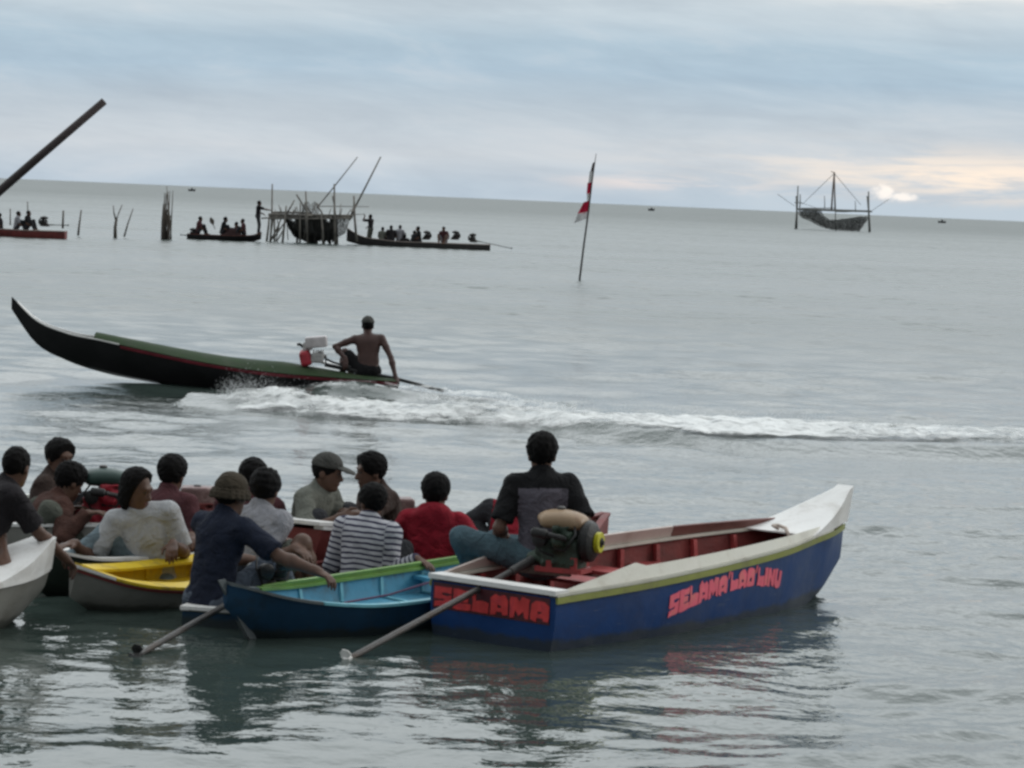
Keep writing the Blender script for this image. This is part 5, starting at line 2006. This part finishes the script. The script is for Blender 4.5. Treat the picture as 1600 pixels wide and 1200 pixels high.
foam_strip('wake_foam', 'broad band of white wake foam trailing to the right edge', [(640, 655, 640, .45, .02), (760, 664, 640, .62, .05), (850, 672, 640, .66, .05), (960, 680, 646, .64, .05), (1060, 692, 650, .78, .06),
           (1160, 697, 652, .84, .06), (1260, 697, 656, .78, .05), (1380, 697, 664, .62, .07), (1500, 698, 668, .58, .05), (1660, 701, 674, .60, .05), (1900, 709, 684, .55, .05), (2300, 724, 700, .4, .03)], 3, 1)
foam_strip('wake_foam', 'thin line of foam thrown back from the bow splash', [(330, 630, 612, .25, .01), (380, 640, 610, .62, .04), (430, 645, 608, .74, .07), (500, 649, 622, .64, .04), (600, 655, 640, .62, .04), (700, 659, 646, .60, .03), (820, 664, 652, .5, .02)], 5, 1)
foam_strip('wake_foam', 'broken foam churned up behind the propeller', [(600, 628, 604, .40, .03), (660, 634, 606, .45, .06), (700, 640, 610, .55, .05), (770, 648, 616, .52, .05), (830, 655, 632, .55, .10), (900, 662, 642, .55, .08)], 8, 1)

foam_strip('wake_foam', 'thin torn foam streaks on the stern wave beside the black hull', [(455, 628, 604, .22, .01), (520, 626, 598, .34, .015), (600, 630, 596, .36, .015), (660, 634, 600, .38, .02), (720, 640, 606, .3, .02)], 12, 1)

# spray droplets
r_ = np.random.default_rng(21)
IC = np.array([(0, 0, 1), (.89, 0, .45), (.28, .85, .45), (-.72, .53, .45), (-.72, -.53, .45), (.28, -.85, .45), (.72, .53, -.45), (-.28, .85, -.45), (-.89, 0, -.45), (-.28, -.85, -.45), (.72, -.53, -.45), (0, 0, -1)])
IF = [(0, 1, 2), (0, 2, 3), (0, 3, 4), (0, 4, 5), (0, 5, 1), (1, 6, 2), (2, 7, 3), (3, 8, 4), (4, 9, 5), (5, 10, 1), (6, 7, 2), (7, 8, 3), (8, 9, 4), (9, 10, 5), (10, 6, 1), (11, 7, 6), (11, 8, 7), (11, 9, 8), (11, 10, 9), (11, 6, 10)]
V_, F_ = [], []


def drops(n_, fx):
    for _ in range(n_):
        p, rr = fx()
        k = len(V_)
        st = r_.uniform(.7, 1.3, 3)
        V_.extend((IC * rr * .8 * st + np.array(p)).tolist())
        F_.extend([tuple(i + k for i in f) for f in IF])


def bow_spray():
    px = 350 + abs(r_.normal(0, 1)) * 70
    py = np.interp(px, [330, 420, 520], [618, 632, 645])
    g_ = onw(px, py)
    hh = abs(r_.normal(0, 1)) * np.interp(px, [330, 380, 460, 600], [.06, .13, .11, .03])
    return (g_.x + r_.normal(0, .08), g_.y + r_.normal(0, .22), hh + .02), r_.uniform(.0018, .0045)


def wake_spray():
    px = r_.uniform(840, 1320)
    g_ = onw(px, np.interp(px, [840, 1060, 1160, 1320], [656, 672, 676, 682]))
    return (g_.x, g_.y + r_.normal(0, .8), .03 + abs(r_.normal(0, .09))), r_.uniform(.002, .005)


def prop_spray():
    px = r_.uniform(650, 860)
    g_ = onw(px, np.interp(px, [650, 860], [622, 645]))
    return (g_.x, g_.y + r_.normal(0, .45), .03 + abs(r_.normal(0, .07))), r_.uniform(.002, .005)


drops(6000, bow_spray)
drops(2500, wake_spray)
drops(900, prop_spray)
me = bpy.data.meshes.new('spray')
me.from_pydata(V_, [], F_)
o = link('spray', me, mat('spray_droplets', (.80, .82, .82), .4, .03), None, True)
tag(o, 'fine white spray droplets flung up along the wake of the black boat', 'spray', None, 'stuff')
